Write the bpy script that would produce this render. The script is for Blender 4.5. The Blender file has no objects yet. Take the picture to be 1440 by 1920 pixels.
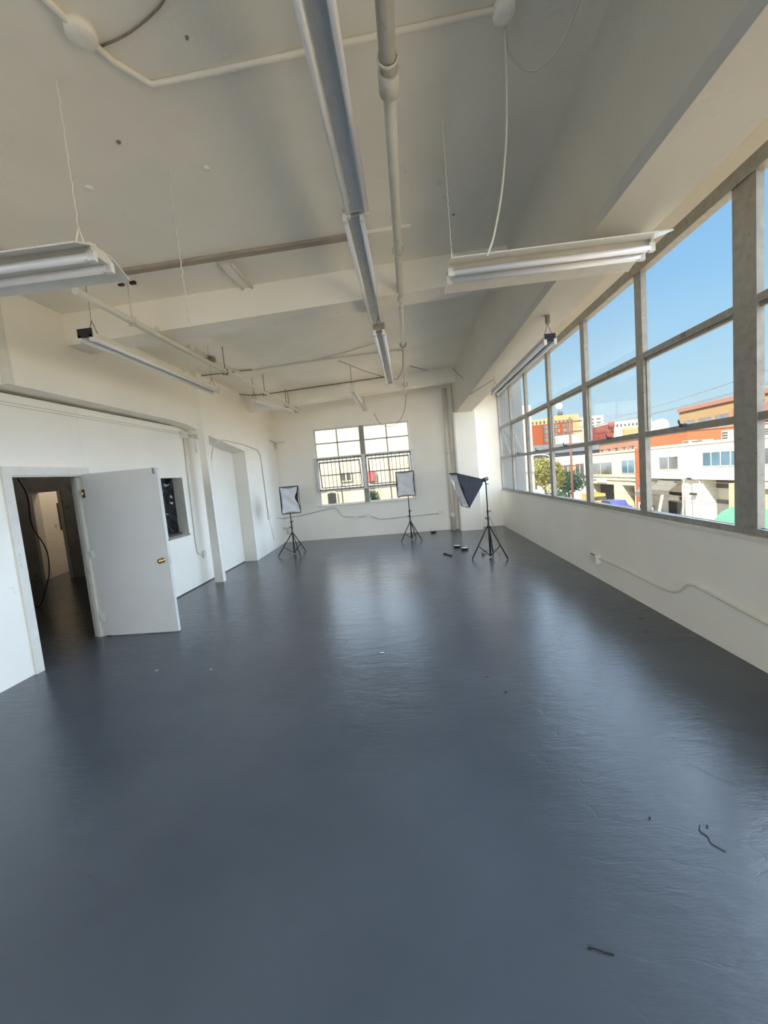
import bpy, math, random
from mathutils import Vector, Matrix
import numpy as np
random.seed(7)
S = bpy.context.scene
COL = S.collection
# ------------------------------------------------------------------ camera
def rot(yaw, pit, rol):
    cy, sy, cp, sp = math.cos(yaw), math.sin(yaw), math.cos(pit), math.sin(pit)
    f = Vector((sy*cp, cy*cp, sp)); rt = Vector((cy, -sy, 0)); up = rt.cross(f)
    cr, sr = math.cos(rol), math.sin(rol)
    return cr*rt + sr*up, -sr*rt + cr*up, f
r_, u_, f_ = rot(-7.28628945e-02, -9.10811656e-02, -8.87808632e-02)
cd = bpy.data.cameras.new('camera'); cam = bpy.data.objects.new('camera', cd); COL.objects.link(cam)
cd.sensor_fit = 'VERTICAL'; cd.sensor_height = 24.0; cd.lens = 751.6/1920*24.0
cd.clip_start = 0.05; cd.clip_end = 1000
cam.matrix_world = Matrix(((r_.x, u_.x, -f_.x, 0), (r_.y, u_.y, -f_.y, 0), (r_.z, u_.z, -f_.z, 1.7), (0, 0, 0, 1)))
S.camera = cam
# ------------------------------------------------------------------ light
S.view_settings.view_transform = 'Standard'; S.view_settings.look = 'None'
S.view_settings.gamma = 1.0; S.view_settings.use_curve_mapping = False
S.view_settings.exposure = 0.0
SUNDIR = Vector((0.48, 0.42, -0.77)).normalized()
w = bpy.data.worlds.new('world'); S.world = w; w.use_nodes = True
nt = w.node_tree; nt.nodes.clear()
tcw = nt.nodes.new('ShaderNodeTexCoord'); sxyz = nt.nodes.new('ShaderNodeSeparateXYZ'); sky = nt.nodes.new('ShaderNodeValToRGB')
nt.links.new(tcw.outputs['Generated'], sxyz.inputs[0]); nt.links.new(sxyz.outputs['Z'], sky.inputs[0])
el = sky.color_ramp.elements; el[0].position = 0.0; el[0].color = (.66, .84, .95, 1); el[1].position = 1.0; el[1].color = (.12, .30, .72, 1)
for p_, c in ((.14, (.52, .77, .93, 1)), (.32, (.33, .62, .94, 1)), (.55, (.25, .49, .87, 1))):
    e_ = el.new(p_); e_.color = c
bg = nt.nodes.new('ShaderNodeBackground'); bg.inputs['Strength'].default_value = 1.0
wo = nt.nodes.new('ShaderNodeOutputWorld')
nt.links.new(sky.outputs[0], bg.inputs[0]); nt.links.new(bg.outputs[0], wo.inputs[0])
sd = bpy.data.lights.new('sun', 'SUN'); sd.energy = 20; sd.angle = math.radians(0.6); sd.color = (1.0, 0.84, 0.62)
so = bpy.data.objects.new('sun', sd); COL.objects.link(so); so.location = (-30, -20, 40)
so.rotation_euler = SUNDIR.to_track_quat('-Z', 'Y').to_euler()
def sky_fill(name, d, energy, angle, col):   # wide sun lamp added to fill the room from that side, besides the sky
    l = bpy.data.lights.new(name, 'SUN'); l.energy = energy; l.angle = math.radians(angle); l.color = col
    o = bpy.data.objects.new(name, l); COL.objects.link(o); o.location = (-Vector(d)*60); o.rotation_euler = Vector(d).to_track_quat('-Z', 'Y').to_euler()
sky_fill('sky_fill_east', (-.90, -.18, -.36), 11.5, 76, (.68, .80, 1.0))
sky_fill('sky_fill_north', (.05, -.88, -.36), 8, 90, (.66, .80, 1.0))
sky_fill('sky_fill_south', (.06, .88, -.26), 6.2, 46, (.95, .96, 1.0))
def portal(name, loc, rot_, sx, sy):
    a = bpy.data.lights.new(name, 'AREA'); a.shape = 'RECTANGLE'; a.size = sx; a.size_y = sy
    a.cycles.is_portal = True
    o = bpy.data.objects.new(name, a); COL.objects.link(o); o.location = loc; o.rotation_euler = rot_
portal('window_portal', (2.78, 2.7, 2.28), (0, math.radians(90), 0), 2.7, 17.2)
portal('added_window_portal', (-.75, -7.25, 2.15), (math.radians(90), 0, 0), 6.1, 2.9)  # portal for the added windows behind the camera
portal('far_window_portal', (-1.29, 11.75, 2.07), (math.radians(-90), 0, 0), 2.8, 2.3)
bl = bpy.data.lights.new('back_room_lamp', 'POINT'); bl.energy = 24; bl.color = (1, .86, .72); bl.shadow_soft_size = .12
bo = bpy.data.objects.new('back_room_lamp', bl); COL.objects.link(bo); bo.location = (-7.5, 9.2, 2.9)
bl = bpy.data.lights.new('dark_room_fill', 'POINT'); bl.energy = 12; bl.color = (1, .9, .78); bl.shadow_soft_size = .15  # unseen fill light, added to lift the dark room's back wall
bo = bpy.data.objects.new('dark_room_fill', bl); COL.objects.link(bo); bo.location = (-8.0, 6.6, 3.0)
c_ = S.cycles
c_.max_bounces = 10; c_.diffuse_bounces = 7; c_.glossy_bounces = 4; c_.transparent_max_bounces = 16
c_.sample_clamp_indirect = 6; c_.use_denoising = True; c_.caustics_reflective = False; c_.caustics_refractive = False

# ------------------------------------------------------------------ materials
M = {}
OUT = ('stucco', 'facade', 'brick', 'orange', 'cream_paint', 'tan_', 'tower', 'red_paint', 'awning', 'roof_', 'asphalt', 'sidewalk', 'canopy', 'leaf_y', 'leaf_g', 'pole_', 'bark', 'concrete', 'shutter', 'sign', 'pink', 'ext_dark')
def mat(name, col, rough=0.6, metal=0.0, var=0.06, scale=6.0, bump=0.0, bscale=40.0, spec=0.5, stretch=None, dirt=None):
    m = bpy.data.materials.new(name); m.use_nodes = True; n = m.node_tree; N = n.nodes; L = n.links
    b = N['Principled BSDF']; b.inputs['Roughness'].default_value = rough; b.inputs['Metallic'].default_value = metal
    b.inputs['Specular IOR Level'].default_value = 0.08 if name.startswith(OUT) else spec
    tc = N.new('ShaderNodeTexCoord'); mp = N.new('ShaderNodeMapping'); L.new(tc.outputs['Object'], mp.inputs[0])
    if stretch: mp.inputs['Scale'].default_value = stretch
    nz = N.new('ShaderNodeTexNoise'); nz.inputs['Scale'].default_value = scale; nz.inputs['Detail'].default_value = 5
    L.new(mp.outputs[0], nz.inputs['Vector'])
    cr = N.new('ShaderNodeValToRGB'); cr.color_ramp.elements[0].position = .3; cr.color_ramp.elements[1].position = .7
    cr.color_ramp.elements[0].color = [max(0, c*(1-var)) for c in col]+[1]
    cr.color_ramp.elements[1].color = [min(1, c*(1+var)) for c in col]+[1]
    L.new(nz.outputs[0], cr.inputs[0]); out = cr.outputs[0]
    if dirt:                                   # (colour, amount, scale, threshold): grime and scuffs with a shape of their own
        dz = N.new('ShaderNodeTexNoise'); dz.inputs['Scale'].default_value = dirt[2]; dz.inputs['Detail'].default_value = 8
        L.new(tc.outputs['Object'], dz.inputs['Vector'])
        dr = N.new('ShaderNodeValToRGB'); dr.color_ramp.elements[0].position = dirt[3]; dr.color_ramp.elements[1].position = min(1, dirt[3]+.08)
        dr.color_ramp.elements[0].color = (0, 0, 0, 1); dr.color_ramp.elements[1].color = (dirt[1],)*3+(1,)
        L.new(dz.outputs[0], dr.inputs[0])
        mx = N.new('ShaderNodeMix'); mx.data_type = 'RGBA'; L.new(dr.outputs[0], mx.inputs[0]); L.new(out, mx.inputs[6])
        mx.inputs[7].default_value = list(dirt[0])+[1]; out = mx.outputs[2]
    L.new(out, b.inputs['Base Color'])
    if bump:
        bz = N.new('ShaderNodeTexNoise'); bz.inputs['Scale'].default_value = bscale; bz.inputs['Detail'].default_value = 4
        L.new(mp.outputs[0], bz.inputs['Vector'])
        bp = N.new('ShaderNodeBump'); bp.inputs['Strength'].default_value = bump; bp.inputs['Distance'].default_value = .01
        L.new(bz.outputs[0], bp.inputs['Height']); L.new(bp.outputs[0], b.inputs['Normal'])
    M[name] = m
    return m
WHITE = (.91, .87, .785)
mat('wall_paint', WHITE, .55, var=.03, scale=1.5, bump=.12, bscale=30, dirt=((.45, .42, .36), .5, 9, .72))
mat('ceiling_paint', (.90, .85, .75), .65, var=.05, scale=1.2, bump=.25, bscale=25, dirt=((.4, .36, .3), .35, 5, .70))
mat('shaded_beam_paint', (.62, .585, .52), .65, var=.05, scale=1.2, bump=.25, bscale=25, dirt=((.4, .36, .3), .35, 5, .70))  # ceiling paint darkened for the long beam, its deeper shade put into the colour
mat('trim_paint', (.74, .71, .64), .5, var=.05, scale=8, bump=.1, dirt=((.35, .32, .27), .5, 14, .66))
mat('steel_frame', (.29, .275, .245), .5, var=.14, scale=14, bump=.15, dirt=((.15, .13, .11), .6, 20, .62))
mat('dark_putty', (.06, .058, .055), .7, var=.2, scale=25)
mat('door_paint', (.66, .655, .64), .35, var=.03, scale=3, dirt=((.28, .27, .26), .5, 7, .73))
mat('pipe_paint', (.72, .69, .61), .45, var=.05, scale=9, dirt=((.3, .27, .22), .6, 25, .68))
mat('chrome', (.60, .61, .61), .3, .45, var=.05, scale=20)
mat('galvanised', (.50, .51, .51), .4, .25, var=.12, scale=12)
mat('tube_glass', (.82, .82, .84), .12, var=.02, scale=4)
mat('fixture_white', (.74, .71, .64), .35, var=.06, scale=9, dirt=((.25, .2, .15), .5, 14, .66))
mat('mirror', (.75, .80, .78), .04, 1.0, var=.02)
mat('rust', (.24, .19, .15), .7, var=.3, scale=20)
mat('black_metal', (.012, .012, .014), .42, var=.2, scale=20)
mat('black_fabric', (.012, .013, .022), .8, var=.25, scale=14, bump=.3, bscale=120)
mat('silver_lining', (.5, .5, .52), .4, .5, var=.1, scale=8)
mat('diffuser', (.78, .79, .82), .7, var=.04, scale=6, bump=.2, bscale=14)
mat('black_plastic', (.012, .012, .013), .3, var=.1, scale=10)
mat('sheet_plastic', (.01, .01, .012), .12, var=.2, scale=4, bump=.3, bscale=9)
mat('white_plastic', (.8, .79, .76), .35, var=.03)
mat('brass', (.62, .42, .15), .25, 1.0, var=.1)
mat('batten_wood', (.40, .33, .27), .7, var=.15, scale=5, stretch=(1, 9, 9), bump=.2)
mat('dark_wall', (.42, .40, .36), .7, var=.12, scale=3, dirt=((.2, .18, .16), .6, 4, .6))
mat('concrete_ext', (.19, .20, .20), .8, var=.08, scale=2)
mat('cable_white', (.70, .67, .60), .5)
mat('cable_dark', (.10, .09, .08), .6)
mat('leaf_dry', (.03, .025, .02), .8, var=.4)
mat('leaf_brown', (.16, .07, .04), .8, var=.4)
mat('paper', (.7, .69, .66), .7)
# exterior
mat('stucco_white', (.50, .52, .47), .8, var=.04, scale=.7)
mat('stucco_yellow', (.43, .42, .31), .8, var=.04, scale=.7)
mat('facade_cream', (.36, .335, .27), .85, var=.10, scale=1.2, stretch=(2, 2, .3), bump=.2, bscale=8)
mat('brick_orange', (.24, .085, .045), .85, var=.14, scale=3, stretch=(1, 1, 4))
mat('brick_pink', (.22, .115, .09), .85, var=.14, scale=3, stretch=(1, 1, 4))
mat('orange_paint', (.16, .036, .012), .8, var=.06, scale=.4)
mat('cream_paint', (.25, .19, .10), .8, var=.06, scale=.5)
mat('tan_frame', (.23, .165, .095), .8, var=.06, scale=.5)
mat('tower_white', (.28, .285, .26), .8, var=.04, scale=.3)
mat('red_paint', (.14, .035, .035), .7, var=.2, scale=.6)
mat('ext_glass', (.055, .06, .06), .15, var=.35, scale=.8)
mat('ext_glass_blue', (.05, .10, .15), .15, var=.2, scale=.8)
mat('ext_dark', (.04, .04, .04), .8, var=.25, scale=1)
mat('awning_gray', (.10, .10, .095), .8, var=.1, scale=2)
mat('shutter', (.12, .13, .14), .6, var=.08, scale=2)
mat('roof_gray', (.06, .065, .075), .85, var=.12, scale=.3)
mat('asphalt', (.42, .35, .25), .9, var=.1, scale=.5)
mat('sidewalk', (.36, .30, .23), .9, var=.08, scale=.8)
mat('canopy_green', (.06, .19, .12), .7, var=.08, scale=1)
mat('stucco_tan', (.28, .25, .18), .9, var=.22, scale=9, bump=.5, bscale=20)
mat('bark', (.12, .09, .06), .9, var=.3)
mat('leaf_yellow', (.16, .16, .045), .7, var=.4, scale=1.5)
mat('leaf_green', (.03, .06, .045), .7, var=.5, scale=1.5)
mat('pole_wood', (.10, .06, .05), .9, var=.2)
mat('pole_gray', (.22, .22, .21), .6)
for k, c in dict(red=(.30, .04, .03), blue=(.05, .06, .22), yellow=(.36, .23, .06), gray=(.07, .075, .08), white=(.4, .4, .4)).items():
    mat('car_'+k, c, .3)
mat('tyre', (.015, .015, .015), .8)
mat('sign_print', (.75, .72, .66), .7, var=.5, scale=3)
mat('pink_panel', (.50, .10, .10), .6)
# floor paint: worn, glossy, finely cracked
m = bpy.data.materials.new('floor_paint'); m.use_nodes = True; n = m.node_tree; N = n.nodes; L = n.links; b = N['Principled BSDF']
b.inputs['Specular IOR Level'].default_value = .36
tc = N.new('ShaderNodeTexCoord')
n1 = N.new('ShaderNodeTexNoise'); n1.inputs['Scale'].default_value = .9; n1.inputs['Detail'].default_value = 7; L.new(tc.outputs['Object'], n1.inputs[0])
cr = N.new('ShaderNodeValToRGB'); e = cr.color_ramp.elements; e[0].position = .3; e[1].position = .72
e[0].color = (.056, .069, .084, 1); e[1].color = (.079, .095, .113, 1); L.new(n1.outputs[0], cr.inputs[0])
n2 = N.new('ShaderNodeTexNoise'); n2.inputs['Scale'].default_value = 2.6; n2.inputs['Detail'].default_value = 10; n2.inputs['Roughness'].default_value = .7; L.new(tc.outputs['Object'], n2.inputs[0])
sr = N.new('ShaderNodeValToRGB'); sr.color_ramp.elements[0].position = .60; sr.color_ramp.elements[1].position = .86
sr.color_ramp.elements[0].color = (0, 0, 0, 1); sr.color_ramp.elements[1].color = (.35,)*3+(1,); L.new(n2.outputs[0], sr.inputs[0])
mx = N.new('ShaderNodeMix'); mx.data_type = 'RGBA'; L.new(sr.outputs[0], mx.inputs[0]); L.new(cr.outputs[0], mx.inputs[6]); mx.inputs[7].default_value = (.035, .042, .05, 1)
L.new(mx.outputs[2], b.inputs['Base Color'])
rr = N.new('ShaderNodeMapRange'); rr.inputs[3].default_value = .12; rr.inputs[4].default_value = .25; L.new(n1.outputs[0], rr.inputs[0]); L.new(rr.outputs[0], b.inputs['Roughness'])
mp = N.new('ShaderNodeMapping'); mp.inputs['Scale'].default_value = (1.0, 2.2, 1); L.new(tc.outputs['Object'], mp.inputs[0])
n3 = N.new('ShaderNodeTexNoise'); n3.inputs['Scale'].default_value = 5; n3.inputs['Detail'].default_value = 6; L.new(mp.outputs[0], n3.inputs[0])
vo = N.new('ShaderNodeTexVoronoi'); vo.feature = 'DISTANCE_TO_EDGE'; vo.inputs['Scale'].default_value = 1.3
dm = N.new('ShaderNodeVectorMath'); dm.operation = 'MULTIPLY_ADD'; dm.inputs[1].default_value = (.25, .25, .25); L.new(n3.outputs[1], dm.inputs[0]); L.new(mp.outputs[0], dm.inputs[2]); L.new(dm.outputs[0], vo.inputs['Vector'])
vr = N.new('ShaderNodeMapRange'); vr.inputs[1].default_value = 0; vr.inputs[2].default_value = .012; L.new(vo.outputs[0], vr.inputs[0])
n4 = N.new('ShaderNodeTexNoise'); n4.inputs['Scale'].default_value = 9; n4.inputs['Detail'].default_value = 8; n4.inputs['Roughness'].default_value = .65
mp4 = N.new('ShaderNodeMapping'); mp4.inputs['Scale'].default_value = (.8, 3.0, 1); L.new(tc.outputs['Object'], mp4.inputs[0]); L.new(mp4.outputs[0], n4.inputs[0])
a0_ = N.new('ShaderNodeMath'); a0_.operation = 'MULTIPLY_ADD'; a0_.inputs[1].default_value = .8; L.new(n4.outputs[0], a0_.inputs[0]); L.new(n3.outputs[0], a0_.inputs[2])
ad = N.new('ShaderNodeMath'); ad.operation = 'MULTIPLY_ADD'; ad.inputs[1].default_value = .14; L.new(vr.outputs[0], ad.inputs[0]); L.new(a0_.outputs[0], ad.inputs[2])
bp = N.new('ShaderNodeBump'); bp.inputs['Strength'].default_value = .25; bp.inputs['Distance'].default_value = .012; L.new(ad.outputs[0], bp.inputs['Height']); L.new(bp.outputs[0], b.inputs['Normal'])
M['floor_paint'] = m
# window glass: clear thin pane with a film of dust
def glass(name, dust, tint=(.96, .98, .98)):
    m = bpy.data.materials.new(name); m.use_nodes = True; n = m.node_tree; N = n.nodes; L = n.links; N.clear()
    tr = N.new('ShaderNodeBsdfTransparent'); tr.inputs[0].default_value = tint+(1,)
    gl = N.new('ShaderNodeBsdfGlossy'); gl.inputs['Roughness'].default_value = .03
    df = N.new('ShaderNodeBsdfDiffuse'); df.inputs[0].default_value = (.8, .78, .72, 1)
    lw = N.new('ShaderNodeLayerWeight'); lw.inputs[0].default_value = .12
    ml = N.new('ShaderNodeMath'); ml.operation = 'MULTIPLY'; ml.inputs[1].default_value = .12; L.new(lw.outputs['Fresnel'], ml.inputs[0])
    a = N.new('ShaderNodeMixShader'); L.new(ml.outputs[0], a.inputs[0]); L.new(tr.outputs[0], a.inputs[1]); L.new(gl.outputs[0], a.inputs[2])
    tc = N.new('ShaderNodeTexCoord'); nz = N.new('ShaderNodeTexNoise'); nz.inputs['Scale'].default_value = 1.5; nz.inputs['Detail'].default_value = 9; L.new(tc.outputs['Object'], nz.inputs[0])
    mr = N.new('ShaderNodeMapRange'); mr.inputs[1].default_value = .42; mr.inputs[2].default_value = .8; mr.inputs[3].default_value = dust*.15; mr.inputs[4].default_value = dust; L.new(nz.outputs[0], mr.inputs[0])
    c = N.new('ShaderNodeMixShader'); L.new(mr.outputs[0], c.inputs[0]); L.new(a.outputs[0], c.inputs[1]); L.new(df.outputs[0], c.inputs[2])
    o = N.new('ShaderNodeOutputMaterial'); L.new(c.outputs[0], o.inputs[0]); M[name] = m
glass('pane_glass', .003); glass('pane_dusty', .012)

# ------------------------------------------------------------------ mesh helpers (world coordinates)
ANCH = {}
class MB:
    def __init__(s): s.v = []; s.f = []; s.sm = []
    def add(s, vs, fs, smooth=False):
        o = len(s.v); s.v += [tuple(p) for p in vs]; s.f += [tuple(i+o for i in f) for f in fs]; s.sm += [smooth]*len(fs); return s
    def hexa(s, p):                       # p: bottom 4 (ccw from above), top 4
        return s.add(p, [(3, 2, 1, 0), (4, 5, 6, 7), (0, 1, 5, 4), (1, 2, 6, 5), (2, 3, 7, 6), (3, 0, 4, 7)])
    def box(s, x0, x1, y0, y1, z0, z1):
        return s.hexa([(x0, y0, z0), (x1, y0, z0), (x1, y1, z0), (x0, y1, z0), (x0, y0, z1), (x1, y0, z1), (x1, y1, z1), (x0, y1, z1)])
    def cbox(s, c, sx, sy, sz): return s.box(c[0]-sx/2, c[0]+sx/2, c[1]-sy/2, c[1]+sy/2, c[2]-sz/2, c[2]+sz/2)
    def obox(s, c, X, Y, Z):              # oriented box, half-axis vectors
        c, X, Y, Z = map(Vector, (c, X, Y, Z))
        return s.hexa([c-X-Y-Z, c+X-Y-Z, c+X+Y-Z, c-X+Y-Z, c-X-Y+Z, c+X-Y+Z, c+X+Y+Z, c-X+Y+Z])
    def tube(s, pts, r, n=8, r2=None):
        P = [Vector(p) for p in pts]; k = len(P); ring = []; up = None; vs = []
        for i, p in enumerate(P):
            d = ((P[i]-P[i-1]) if i else (P[1]-P[0])); d2 = (P[i+1]-P[i]) if i < k-1 else d
            t = (d.normalized()+d2.normalized()).normalized() if (d.normalized()+d2.normalized()).length > 1e-6 else d.normalized()
            if up is None: up = Vector((0, 0, 1)) if abs(t.z) < .9 else Vector((1, 0, 0))
            a = t.cross(up).normalized(); up = a.cross(t).normalized()
            rr = r if r2 is None else r+(r2-r)*i/(k-1)
            for j in range(n):
                q = 2*math.pi*j/n; vs.append(p+a*(rr*math.cos(q))+up*(rr*math.sin(q)))
        fs = [(i*n+j, i*n+(j+1) % n, (i+1)*n+(j+1) % n, (i+1)*n+j) for i in range(k-1) for j in range(n)]
        s.add(vs, fs, True); s.f += []; o = len(s.v)-k*n
        s.f.append(tuple(o+j for j in reversed(range(n)))); s.f.append(tuple(o+(k-1)*n+j for j in range(n))); s.sm += [False, False]
        return s
    def prism(s, poly, axis, a, b):       # poly in the other two axes
        def P(u, v, t): return {'x': (t, u, v), 'y': (u, t, v), 'z': (u, v, t)}[axis]
        n = len(poly); vs = [P(u, v, a) for u, v in poly]+[P(u, v, b) for u, v in poly]
        return s.add(vs, [tuple(range(n)), tuple(range(2*n-1, n-1, -1))]+[(i, n+i, n+(i+1) % n, (i+1) % n) for i in range(n)])
    def lathe(s, c, prof, n=16):          # prof: (r, z)
        vs = [(c[0]+r*math.cos(2*math.pi*j/n), c[1]+r*math.sin(2*math.pi*j/n), c[2]+z) for r, z in prof for j in range(n)]
        k = len(prof); s.add(vs, [(i*n+j, i*n+(j+1) % n, (i+1)*n+(j+1) % n, (i+1)*n+j) for i in range(k-1) for j in range(n)], True)
        o = len(s.v)-k*n; s.f.append(tuple(o+j for j in reversed(range(n)))); s.f.append(tuple(o+(k-1)*n+j for j in range(n))); s.sm += [False, False]
        return s
    def build(s, name, m, parent=None, loc=None):
        A = ANCH[parent] if parent is not None else Vector(loc or (0, 0, 0))
        me = bpy.data.meshes.new(name); me.from_pydata([Vector(p)-A for p in s.v], [], s.f)
        me.polygons.foreach_set('use_smooth', s.sm); me.materials.append(M[m])
        import bmesh
        bm = bmesh.new(); bm.from_mesh(me); bmesh.ops.recalc_face_normals(bm, faces=bm.faces); bm.to_mesh(me); bm.free()
        o = bpy.data.objects.new(name, me); COL.objects.link(o)
        if parent is not None: o.parent = parent
        else: o.location = A
        ANCH[o] = A
        return o
def tag(o, label, cat, group=None):
    o['label'] = label; o['category'] = cat
    if group: o['group'] = group
    return o
def thing(name, label, cat, loc, group=None):
    o = bpy.data.objects.new(name, None); COL.objects.link(o); o.location = loc; o.empty_display_size = .1
    ANCH[o] = Vector(loc); return tag(o, label, cat, group)
def struct(o, kind='structure'): o['kind'] = kind; return o
def sroot(name, loc=(0, 0, 0)):
    o = bpy.data.objects.new(name, None); COL.objects.link(o); o.location = loc; ANCH[o] = Vector(loc); return struct(o)
def inst(src, name, parent, off):         # same mesh again, moved by off
    o = bpy.data.objects.new(name, src.data); COL.objects.link(o); o.parent = parent; o.location = Vector(off); ANCH[o] = ANCH[parent]; return o
def arc(pts, seg=6):                      # round the corners of a polyline
    P = [Vector(p) for p in pts]; out = [P[0]]
    for a, b, c in zip(P, P[1:], P[2:]):
        d = min((a-b).length, (c-b).length)*.45; p, q = b+(a-b).normalized()*d, b+(c-b).normalized()*d
        out += [p*(1-t)**2+b*2*t*(1-t)+q*t*t for t in [i/seg for i in range(seg+1)]]
    return out+[P[-1]]
CS = .37/5.06
def zc(x): return 3.80+CS*(x+3.75)        # the ceiling falls slightly towards the left wall
# ================================================================== SETTING
fl = struct(MB().box(-12, 2.75, -7, 11.65, -.3, 0).build('floor', 'floor_paint'))
ce = struct(MB().hexa([(-12, -7, zc(-4.4)), (-4.4, -7, zc(-4.4)), (-4.4, 11.65, zc(-4.4)), (-12, 11.65, zc(-4.4)), (-12, -7, 4.7), (-4.4, -7, 4.7), (-4.4, 11.65, 4.7), (-12, 11.65, 4.7)])
    .hexa([(-4.4, -7, zc(-4.4)), (2.75, -7, zc(2.75)), (2.75, 11.65, zc(2.75)), (-4.4, 11.65, zc(-4.4)), (-4.4, -7, 4.7), (2.75, -7, 4.7), (2.75, 11.65, 4.7), (-4.4, 11.65, 4.7)]).build('ceiling', 'ceiling_paint'))
def crossbeam(y0, sl, wd, dz, x0=-3.85, x1=1.36):
    def yy(x): return y0+sl*x
    e = .02
    return MB().hexa([(x0, yy(x0), zc(x0)-dz), (x1, yy(x1), zc(x1)-dz), (x1, yy(x1)+wd, zc(x1)-dz), (x0, yy(x0)+wd, zc(x0)-dz),
                      (x0, yy(x0), zc(x0)+e), (x1, yy(x1), zc(x1)+e), (x1, yy(x1)+wd, zc(x1)+e), (x0, yy(x0)+wd, zc(x0)+e)])
crossbeam(4.785, .094, .34, .34).build('beam', 'ceiling_paint', ce)
crossbeam(9.94, .152, .30, .32).build('beam', 'ceiling_paint', ce)
# long beam above the window columns, chamfered along its inner lower edge
MB().prism([(1.31, 3.23), (1.345, 3.18), (1.764, 3.18), (1.764, 4.35), (1.31, 4.35)], 'y', -7, 11.45).build('long_beam', 'shaded_beam_paint', ce)
# right wall: sill wall and header, glazing between
wr = struct(MB().box(2.503, 2.75, -7, 11.42, 0, .985).box(2.52, 2.75, -7, 11.42, 3.66, 4.4).box(2.503, 2.75, -7, -6, .9, 3.7).build('wall_right', 'wall_paint'))
MB().box(2.49, 2.60, -6, 11.42, .975, 1.005).build('window_ledge', 'trim_paint', wr)
cl = MB(); pr = [(1.26, 11.0), (1.30, 10.98), (1.84, 10.98), (1.865, 11.0), (1.865, 11.45), (1.26, 11.45)]
cl.prism(pr, 'z', 0, 3.2); cl.build('column', 'wall_paint', wr)
# far wall with its window opening
wf = struct(MB().box(-4.3, -2.65, 11.42, 11.65, 0, 4.5).box(.065, 2.605, 11.42, 11.65, 0, 4.5).box(-2.65, .065, 11.42, 11.65, 0, .975).box(-2.65, .065, 11.42, 11.65, 3.155, 4.5).build('wall_far', 'wall_paint'))
MB().box(-2.72, .13, 11.385, 11.43, .945, .98).build('window_ledge', 'trim_paint', wf)
# left wall: partition, recess, pilaster, upper wall on a post
wl = MB(); X0, X1 = -4.09, -3.97
wl.box(X0, X1, -7, 3.75, 0, 2.85).box(X0, X1, 3.75, 4.66, 2.03, 2.85).box(X0, X1, 4.66, 6.18, 0, 2.85)
wl.box(X0, X1, 6.18, 6.79, 0, .98).box(X0, X1, 6.18, 6.79, 1.97, 2.85).box(X0, X1, 6.79, 8.93, 0, 2.85)
wl.box(X0-.28, X0, 6.10, 6.18, .9, 2.05).box(X0-.28, X0, 6.79, 6.87, .9, 2.05).box(X0-.28, X0, 6.18, 6.79, .9, .98).box(X0-.28, X0, 6.18, 6.79, 1.97, 2.05)
wl = struct(wl.build('wall_left', 'wall_paint'))
MB().hexa([(-4.3, 8.92, 0), (-3.67, 8.92, 0), (-3.80, 11.45, 0), (-4.3, 11.45, 0), (-4.3, 8.92, 4.2), (-3.67, 8.92, 4.2), (-3.80, 11.45, 4.2), (-4.3, 11.45, 4.2)]).build('pilaster', 'wall_paint', wl)
up = MB().box(-4.3, -3.81, -7, 3.74, 2.88, 4.2)
up.prism([(3.74, 2.88), (6.2, 2.88), (6.75, 2.86), (7.1, 2.80), (7.1, 4.2), (3.74, 4.2)], 'x', -4.3, -3.725)
up.prism([(7.1, 2.74), (7.4, 2.70), (8.93, 2.50), (8.93, 4.2), (7.1, 4.2)], 'x', -4.3, -3.645)
up.build('upper_wall', 'wall_paint', wl)
MB().hexa([(-3.765, 7.07, 0), (-3.60, 7.07, 0), (-3.60, 7.17, 0), (-3.765, 7.17, 0), (-3.73, 7.07, 4.1), (-3.63, 7.07, 4.1), (-3.63, 7.26, 4.1), (-3.73, 7.26, 4.1)]).build('post', 'wall_paint', wl)
MB().box(-3.83, -3.735, 3.69, 3.75, 2.885, 4.0).build('post_strip', 'trim_paint', wl)
MB().box(-3.972, -3.968, 4.70, 4.712, 2.12, 2.84).build('panel_seam', 'wall_paint', wl)
bm_ = MB().box(-3.97, -3.955, 4.80, 8.9, 0, .012); struct(bm_.build('wall_foot_shadow', 'dark_putty'))  # dark strip standing in for the shadow line at the wall foot, no board
struct(MB().box(-4.3, -3.75, -7.15, -7, 0, 4.6).box(2.25, 2.75, -7.15, -7, 0, 4.6).box(-3.75, 2.25, -7.15, -7, 0, .75).box(-3.75, 2.25, -7.15, -7, 3.55, 4.6).build('wall_back', 'wall_paint'))
w4 = sroot('added_window_4', (-.75, -7.08, .75))     # windows added unseen behind the camera, to bring daylight onto door and far wall
for k in range(6): MB().box(-3.75+1.2*k-.05, -3.75+1.2*k+.05, -7.12, -7.03, .75, 3.55).build('mullion', 'steel_frame', w4)
for z in (.78, 1.70, 2.62, 3.52): MB().box(-3.75, 2.25, -7.12, -7.04, z-.03, z+.03).build('transom', 'steel_frame', w4)
for k in range(5):
    for z in (.81, 1.73, 2.65): MB().box(-3.70+1.2*k, -2.60+1.2*k, -7.08, -7.075, z, z+.86).build('pane', 'pane_glass', w4)
# adjoining wing seen through the first panes
struct(MB().box(2.606, 3.22, 11.5, 14, -4.8, 4.6).build('wall_outer', 'concrete_ext'))
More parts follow.
